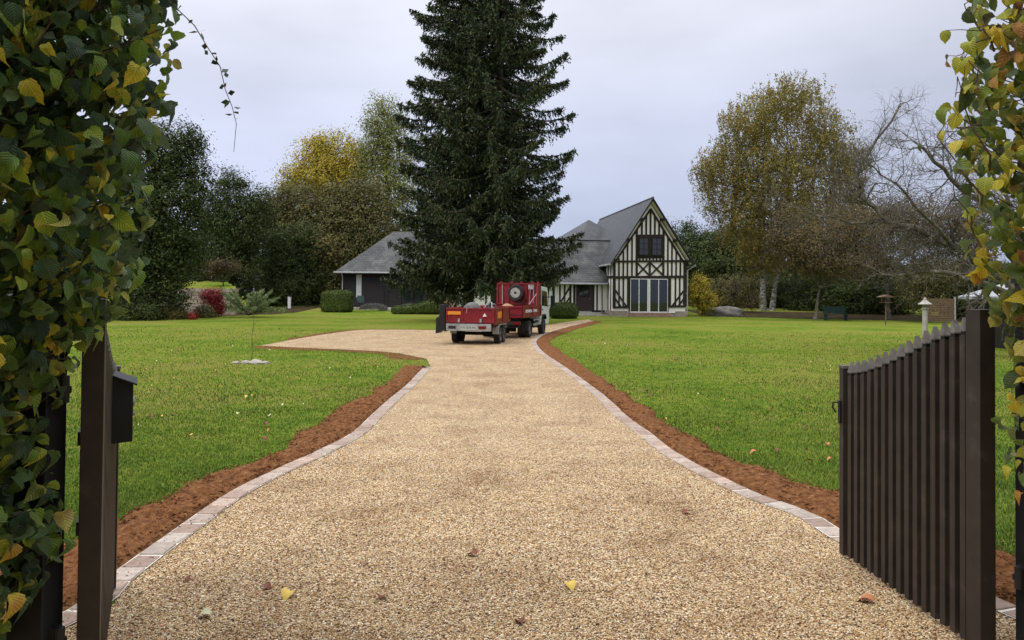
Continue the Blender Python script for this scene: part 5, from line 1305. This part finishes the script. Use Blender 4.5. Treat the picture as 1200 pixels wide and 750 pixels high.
MB().box(-hw+.25, hw-.25, cy0-.012, cy0+.02, 1.35, 1.80).build('rear_window', 'glass', cbo)
for sx in (-1, 1): MB().lathe([(.085, 4.90), (.075, 4.94), (.001, 4.95)], 16, 'y', (sx*.68, 0, .68)).build('headlight', 'whitemark', cbo)
MB().prism([(hw-.30, 3.48, .50), (hw-.30, 3.48, .72), (hw-.30, 3.60, .84), (hw-.30, 4.08, .84), (hw-.30, 4.20, .72), (hw-.30, 4.20, .62), (hw-.30, 4.05, .78), (hw-.30, 3.64, .78), (hw-.30, 3.53, .68), (hw-.30, 3.53, .50)], (.27, 0, 0)).build('wheel_arch', 'chassis', cbo)

# ------------------------------------------------------------------ gates
def gate_leaf(hinge, far, label, npk, topfn, latch, mir=1):
    hinge, far = Vector(hinge), Vector(far); d = far-hinge; L = d.length; yaw = math.atan2(d.y, d.x)
    rt = root('gate_leaf', hinge, yaw, label, 'gate', 'two leaves of the brown slatted gate')
    # local x hinge->far; drive side is local +y for the right leaf
    s_ = mir
    MB().box(0, .10, -.036, .036, .03, topfn(0)+.04).build('hinge_stile', 'gate', rt, bevel=.003)
    MB().box(L-.05, L, -.03, .03, .04, topfn(1)-.0).build('closing_stile', 'gate', rt, bevel=.003)
    MB().box(L-.054, L+.004, -.034, .034, topfn(1), topfn(1)+.018).build('stile_cap', 'capgrey', rt, bevel=.002)
    rl = MB(); yb0, yb1 = sorted((-s_*.022, -s_*.052))
    for z in (.14, .75, 1.08): rl.box(.10, L-.05, yb0, yb1, z, z+.05)
    rl.build('rail', 'gate', rt)
    sp = (L-.05-.10-.03)/npk
    for i in range(npk):
        x0 = .125+i*sp; zt = topfn((x0+.02)/L); w_ = .040
        pk_ = MB().box(x0, x0+w_, -.0225, .0225, .05, zt-.05).build('picket', 'gate', rt, bevel=.002)
        MB().box(x0+.004, x0+w_-.004, -.0185, .0185, zt-.051, zt-.032).build('collar', 'cap', pk_)
        cp = MB(); xm_ = x0+w_/2
        v = [(x0, -.0235, zt-.032), (x0+w_, -.0235, zt-.032), (x0+w_, .0235, zt-.032), (x0, .0235, zt-.032), (x0, -.0235, zt-.026), (x0+w_, -.0235, zt-.026), (x0+w_, .0235, zt-.026), (x0, .0235, zt-.026), (x0+w_*.86, -.010, zt+.034), (x0+w_*.86, .010, zt+.034)]
        cp.add(v, [(3, 2, 1, 0), (0, 1, 5, 4), (1, 2, 6, 5), (2, 3, 7, 6), (3, 0, 4, 7), (4, 5, 8), (5, 6, 9, 8), (6, 7, 9), (7, 4, 8, 9)]); cp.build('picket_cap', 'capgrey', pk_)
    if latch:
        lt_ = MB(); lt_.box(L-.03, L-.005, s_*.03, s_*.03+.012, .86, 1.0) if s_ > 0 else lt_.box(L-.03, L-.005, -.042, -.03, .86, 1.0)
        lt_.box(L+.0, L+.035, -.014, .014, .84, .87); lt_.tube([(L-.0, s_*.03, .985), (L+.01, s_*.065, .985), (L+.02, s_*.062, .95), (L+.01, s_*.045, .92)], .006, 8)
        lt_.build('latch', 'black', rt)
    return rt, L
tops = [(3.36, 1.56), (3.45, 1.535), (3.62, 1.506), (3.787, 1.458), (3.943, 1.395), (4.254, 1.287), (4.45, 1.235), (4.62, 1.208), (4.75, 1.20)]
def top_r(u): D = 3.36+u*1.33; return float(np.interp(D, [a for a, _ in tops], [c for _, c in tops]))
gr, GL = gate_leaf((2.160, 3.36, 0), (2.105, 4.69, 0), 'right open leaf of brown picket gate, top curving down to the latch end', 15, top_r, True, 1)
def top_l(u): return top_r(u)+.02
hl = PD(104, 700, 2.66); fl = PD(129, 690, 4.06)
gl, GL2 = gate_leaf((hl.x, 2.66, 0), (fl.x, 4.06, 0), 'left open leaf of brown picket gate, seen edge on with a letterbox on it', 15, top_l, False, -1)
for pos, sx, lbl in (((2.275, 3.29, 0), 1, 'black square gate pillar on the right, half wrapped in yellow hazel leaves'), ((hl.x-.155, 2.62, 0), -1, 'black square gate pillar on the left, beside the dark hedge')):
    rt = root('gate_pillar', pos, 0, lbl, 'gate post', 'pillars of the gate'); wq = .075 if sx > 0 else .062
    cxx = wq if sx > 0 else -.01
    MB().box(cxx-wq, cxx+wq, -.06, .06, 0, 1.72).build('post', 'black', rt, bevel=.004)
    MB().box(cxx-wq-.01, cxx+wq+.01, -.07, .07, 1.72, 1.74).build('post_cap', 'black', rt)
    for z in (.42, 1.30):
        h_ = MB(); e0 = cxx-sx*wq; x0, x1 = sorted((e0, e0-sx*.045)); h_.box(x0, x1, -.012, .012, z-.012, z+.012); h_.lathe([(.018, z-.045), (.018, z+.05)], 10, 'z', (e0-sx*.030, -.01, 0)); h_.box(*sorted((e0, e0-sx*.02)), -.025, .025, z-.05, z+.05); h_.build('hinge', 'black', rt)
# letterbox on the left leaf
lbp = PD(124, 521, 3.50); bx_yaw = 0
rt = root('letterbox', (lbp.x, 3.50, lbp.z), R(27), 'black metal letterbox with sloping lid fixed to the left gate leaf', 'letterbox')
MB().prism([(0, 0, 0), (.112, 0, 0.005), (.112, 0, .285), (0, 0, .335)], (0, .26, 0)).build('body', 'black', rt, bevel=.004)
MB().prism([(-.004, -.012, .338), (.128, -.012, .280), (.128, -.012, .272), (-.004, -.012, .330)], (0, .284, 0)).build('lid', 'capgrey' if False else 'black', rt)
MB().box(.112, .118, .02, .24, .17, .19).lathe([(.010, .112), (.010, .122)], 10, 'x', (0, .13, .12)).build('lock', 'galv', rt)

# ------------------------------------------------------------------ near hedges: big hazel leaves
def leaf_template():
    rows = 11; V = []; UV = []
    for i in range(rows):
        t_ = i/(rows-1); w_ = .45*math.sin(math.pi*min(1, t_**.86))**.62*(1 if i % 2 else .90) if 0 < i < rows-1 else .0
        if i == rows-2: w_ *= .62
        curl = -.26*t_*t_+.10*math.sin(t_*math.pi)
        for k, s_ in enumerate((-1, 0, 1)):
            V.append((s_*w_, t_-(.05*abs(s_) if 0 < i < rows-1 else 0), curl+abs(s_)*w_*.28)); UV.append((.5+s_*w_, t_))
    Fq = []
    for i in range(rows-1):
        for k in (0, 1): a = i*3+k; Fq.append((a, a+1, a+4, a+3))
    return np.array(V), np.array(Fq), np.array(UV)
LT = leaf_template()
def big_leaves(name, C, N, size, mat, parent, hang=.55):
    "C leaf stalk points, N outward facing normals"
    n = len(C); V0, F0, U0 = LT
    dn = np.array((0, 0, -1.))[None]+N*.35+rng.normal(size=(n, 3))*(1-hang); Y = unit(dn)
    Z = N+rng.normal(size=(n, 3))*.75; X = unit(np.cross(Y, Z)); Zz = np.cross(X, Y)
    sz = size*(.42+.75*rng.random(n)**.8); fold = .2+3.2*rng.random(n)**1.3; asp = .80+.3*rng.random(n)
    twist = rng.normal(size=n)*.25
    vx = V0[None, :, 0]*asp[:, None]; vy = np.broadcast_to(V0[None, :, 1], (n, len(V0))); vz = V0[None, :, 2]*fold[:, None]+twist[:, None]*vx*vy
    p = C[:, None]+(X[:, None]*vx[..., None]+Y[:, None]*vy[..., None]+Zz[:, None]*vz[..., None])*sz[:, None, None]
    Fq = (np.arange(n)*len(V0))[:, None, None]+F0[None]
    return npmesh(name, p.reshape(-1, 3), Fq.reshape(-1, 4), mat, parent, uv=np.tile(U0, (n, 1)), smooth=True)
def near_hedge(side, prof, yc, th, xback, nleaf, mat, label, size, seed):
    """hedge end: the edge toward the drive follows prof (z -> x at depth yc), the body is th thick and runs outwards to xback"""
    g_ = np.random.default_rng(seed)
    rt = root('hazel_hedge', (xback*.5+prof[0][1]*.5, yc, 0), 0, label, 'hedge', 'tall hazel hedges on either side of the gate'); loc = np.array(rt.location)
    zs = np.array([a for a, _ in prof]); xe = np.array([a for _, a in prof])
    z = zs[0]+(zs[-1]-zs[0])*g_.random(nleaf); E = np.interp(z, zs, xe)
    # elliptic end: choose angle round the rounded end or a point on the faces
    mode = g_.random(nleaf); u = g_.random(nleaf)
    dx_ = np.zeros(nleaf); dy_ = np.zeros(nleaf); nx_ = np.zeros(nleaf); ny_ = np.zeros(nleaf)
    R_end = .45
    a = (u-.5)*math.pi; m_ = mode < .42
    dx_[m_] = R_end*(1-np.cos(a[m_])); dy_[m_] = th*np.sin(a[m_]); nx_[m_] = np.cos(a[m_]); ny_[m_] = np.sin(a[m_])
    m2 = ~m_; Lb = abs(xback-prof[0][1]); dx_[m2] = R_end*.8+u[m2]**1.3*Lb; sgn = np.where(g_.random(nleaf) < .85, -1, 1)[m2]; dy_[m2] = th*sgn; ny_[m2] = sgn
    inn = g_.random(nleaf)**1.3*.34-.03+g_.normal(size=nleaf)*.02
    bulge = .16*(hash2(z, dx_*2, 2.4)-.5)
    X = E+(dx_-nx_*(bulge-inn)*1.0)*side; Y = yc+dy_*(1-inn/th*.9)+ny_*bulge
    N = np.c_[-side*nx_, ny_, .25*np.ones(nleaf)]; N = unit(N)
    C = np.c_[X, Y, z]-loc
    big_leaves('leaves', C, N, size, mat, rt)
    # twigs
    segs = []
    for i in g_.choice(nleaf, min(nleaf, 1100), replace=False):
        c = C[i]; st_ = c-N[i]*(.15+.15*g_.random())+np.array((side*.1*g_.random(), 0, -.18*g_.random()))
        segs += path_segs(wobble_path(st_, c, 4, .012), .0035, .0016)
    for i in range(26):
        zt = zs[-1]*(.6+.4*g_.random()); x0 = prof[0][1]+side*(.25+g_.random()*Lb*.7); 
        segs += path_segs(wobble_path((x0-loc[0], g_.normal()*.12, 0), (x0-loc[0]+g_.normal()*.15, g_.normal()*.15, zt), 12, .025), .022, .007)
    V, Fq = tubes_np(segs, 5); npmesh('stems', V, Fq, 'twig', rt)
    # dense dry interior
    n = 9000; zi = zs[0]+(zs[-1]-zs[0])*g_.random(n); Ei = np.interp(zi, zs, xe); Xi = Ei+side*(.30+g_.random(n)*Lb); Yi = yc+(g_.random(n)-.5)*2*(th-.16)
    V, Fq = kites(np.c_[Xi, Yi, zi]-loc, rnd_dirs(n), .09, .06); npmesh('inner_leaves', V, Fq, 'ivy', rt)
    n = 1500; zi = 1.9+.8*g_.random(n); Ei = np.interp(zi, zs, xe); Xi = Ei+side*(.38+g_.random(n)*.7); Yi = yc-th+.14+g_.random(n)*.2
    V, Fq = kites(np.c_[Xi, Yi, zi]-loc, rnd_dirs(n), .07, .035); npmesh('dead_leaves', V, Fq, 'dead', rt)
    return rt, loc
def zx(px, py, D): q = PD(px, py, D); return (q.z, q.x)
DL = 2.35
profL = sorted([zx(0, 790, DL), zx(25, 740, DL), zx(45, 700, DL), zx(58, 640, DL), zx(62, 590, DL), zx(40, 545, DL), zx(45, 500, DL), zx(68, 450, DL), zx(90, 400, DL), zx(112, 350, DL), zx(140, 310, DL), zx(155, 270, DL), zx(165, 220, DL), zx(182, 160, DL), zx(190, 100, DL), zx(192, 0, DL), zx(190, -120, DL), zx(150, -250, DL)])
profL = [(z, x-(.065 if z > 1.45 else .10)) for z, x in profL]
hr, hloc = near_hedge(-1, profL, 2.30, .42, -3.2, 12500, 'hedge_l', 'tall dark green hazel hedge filling the left edge, leaning over the left gate pillar', .066, 4)
# trailing shoot of the left hedge
q = [PD(x, y, 2.35) for x, y in ((170, -30), (200, 3), (228, 30), (243, 55), (258, 78), (264, 105), (272, 125), (277, 145), (274, 178))]
pp = np.array([tuple(v) for v in q])-hloc; segs = path_segs(pp, .0022, .0008); V, Fq = tubes_np(segs, 6)
sh = npmesh('trailing_shoot', V, Fq, 'twig', hr)
tt = np.concatenate([np.linspace(.08, .86, 16), np.linspace(.1, .84, 13)]); ar_ = np.linspace(0, 1, len(pp)); c = np.stack([np.interp(tt, ar_, pp[:, k]) for k in range(3)], 1)
dd = rnd_dirs(len(tt)); dd[:, 2] *= .5; dd = unit(dd+np.where(np.arange(len(tt)) % 2, 1, -1)[:, None]*np.array((.8, 0, 0.1))[None]); V, Fq = kites(c+dd*.016, dd, .026*(.7+.6*rng.random(len(tt))), .019, .05); npmesh('shoot_leaves', V, Fq, 'ivy', sh)
DR = 2.75
profR = sorted([zx(1222, 600, DR), zx(1210, 540, DR), zx(1208, 500, DR), zx(1216, 460, DR), zx(1216, 420, DR), zx(1206, 370, DR), zx(1180, 325, DR), zx(1158, 280, DR), zx(1142, 230, DR), zx(1138, 190, DR), zx(1142, 140, DR), zx(1150, 80, DR), zx(1148, 0, DR), zx(1150, -150, DR), zx(1180, -300, DR)])
profR = [(z, x+.04) for z, x in profR]
hr2, hloc2 = near_hedge(1, profR, 2.72, .36, 3.9, 8500, 'hedge_r', 'tall yellowing hazel hedge on the right edge hanging before the right gate pillar', .064, 9)
# ivy stem patch within the right hedge, upper part
n = 1500; Z_ = 2.1+.8*rng.random(n); X_ = 1.86+.6*rng.random(n); Y_ = 2.38+.14*rng.random(n)
V, Fq = kites(np.c_[X_, Y_, Z_]-hloc2, rnd_dirs(n), .05, .045); npmesh('ivy_leaves', V, Fq, 'ivy', hr2)
# loose twigs poking left of the right hedge
segs = []; LC = []
for (a, c_) in (((1150, 290), (1117, 215)), ((1160, 200), (1122, 90)), ((1150, 150), (1118, 145)), ((1165, 60), (1130, 5)), ((1150, 240), (1098, 160)), ((1160, 130), (1135, 60)), ((1170, 30), (1128, 70))):
    p0, p1 = np.array(tuple(PD(*a, 2.7)))-hloc2, np.array(tuple(PD(*c_, 2.6)))-hloc2; p = wobble_path(p0, p1, 7, .012); segs += path_segs(p, .0045, .0014)
    for i in range(2, 7):
        q_ = p[i]+rng.normal(size=3)*.05; segs += path_segs(wobble_path(p[i], q_, 3, .006), .002, .001); LC.append(q_) if rng.random() < .55 else None
V, Fq = tubes_np(segs, 5); tw = npmesh('loose_twigs', V, Fq, 'twig', hr2)
LC = np.array(LC); big_leaves('loose_leaves', LC, unit(np.c_[-np.ones(len(LC)), -np.ones(len(LC)), np.ones(len(LC))*.3]), .06, 'hedge_r', tw)

# ------------------------------------------------------------------ fallen leaves
def fallen(px, py, s_, mat, lbl, grp, kind='drive'):
    V0, F0, U0 = LT; p = P(px, py); a = random.uniform(0, 6.28); mb = MB(); ti = random.uniform(-.35, .35)
    for x, y, z in [tuple(v) for v in V0]: mb.V.append(((x*math.cos(a)-(y-.5)*math.sin(a))*s_, (x*math.sin(a)+(y-.5)*math.cos(a))*s_, (z*1.2+.16+max(0, x*ti)+.25*x*x)*s_))
    mb.n = len(mb.V); mb.F = [tuple(f) for f in F0.tolist()]; mb.UV = [None]*len(mb.F)
    o = mb.build('fallen_leaf', mat, smooth=True, recalc=False); o.location = (p.x, p.y, .016 if kind == 'drive' else .035); tag(o, lbl, 'leaf', grp)
random.seed(12)
for px, py, s_, mt, l in ((337, 703, .085, 'leafyellow', 'pale yellow fallen leaf lying on the gravel at lower left'), (313, 693, .055, 'leafbrown', 'small dark brown leaf just above left of the pale yellow fallen leaf'), (447, 704, .07, 'leafbrown', 'dark curled leaf on the gravel right of the pale yellow leaf'),
                      (238, 727, .07, 'leafpale', 'pale greenish leaf on the gravel near the bottom left kerb'), (219, 684, .05, 'leafbrown', 'small blackish leaf on the gravel near the left kerb'), (668, 692, .08, 'leafyellow', 'ochre curled leaf on the gravel right of centre'),
                      (1013, 709, .09, 'leaforange', 'rusty orange leaf on the gravel beside the right gate leaf'), (553, 654, .07, 'leafbrown', 'thin dark leaf on the gravel in the middle of the drive'), (498, 432, .16, 'leafbrown', 'dark clod of leaf beside the corner of the left kerb'),
                      (608, 733, .06, 'leafbrown', 'dark leaf on the gravel at the bottom centre'), (803, 604, .07, 'leafbrown', 'brown leaf on the gravel near the right kerb'), (757, 460, .09, 'leafbrown', 'dark fallen leaf lying far up the drive near right soil')):
    fallen(px, py, s_, mt, l, 'fallen leaves on the drive')
for i in range(150):
    left = random.random() < .6
    if left: px, py = random.uniform(140, 460), random.uniform(388, 520)
    else: px, py = random.uniform(700, 980), random.uniform(400, 560)
    q_ = P(px, py)
    if not lawn_mask(np.array([q_.x]), np.array([q_.y]))[0]: continue
    fallen(px, py, random.uniform(.035, .075), random.choice(('leafpale', 'leafyellow', 'leafbrown', 'leafbrown', 'leaforange')), 'small fallen leaf lying in the short grass of the ' + ('left' if left else 'right') + ' lawn', 'fallen leaves on the ' + ('left' if left else 'right') + ' lawn', 'lawn')
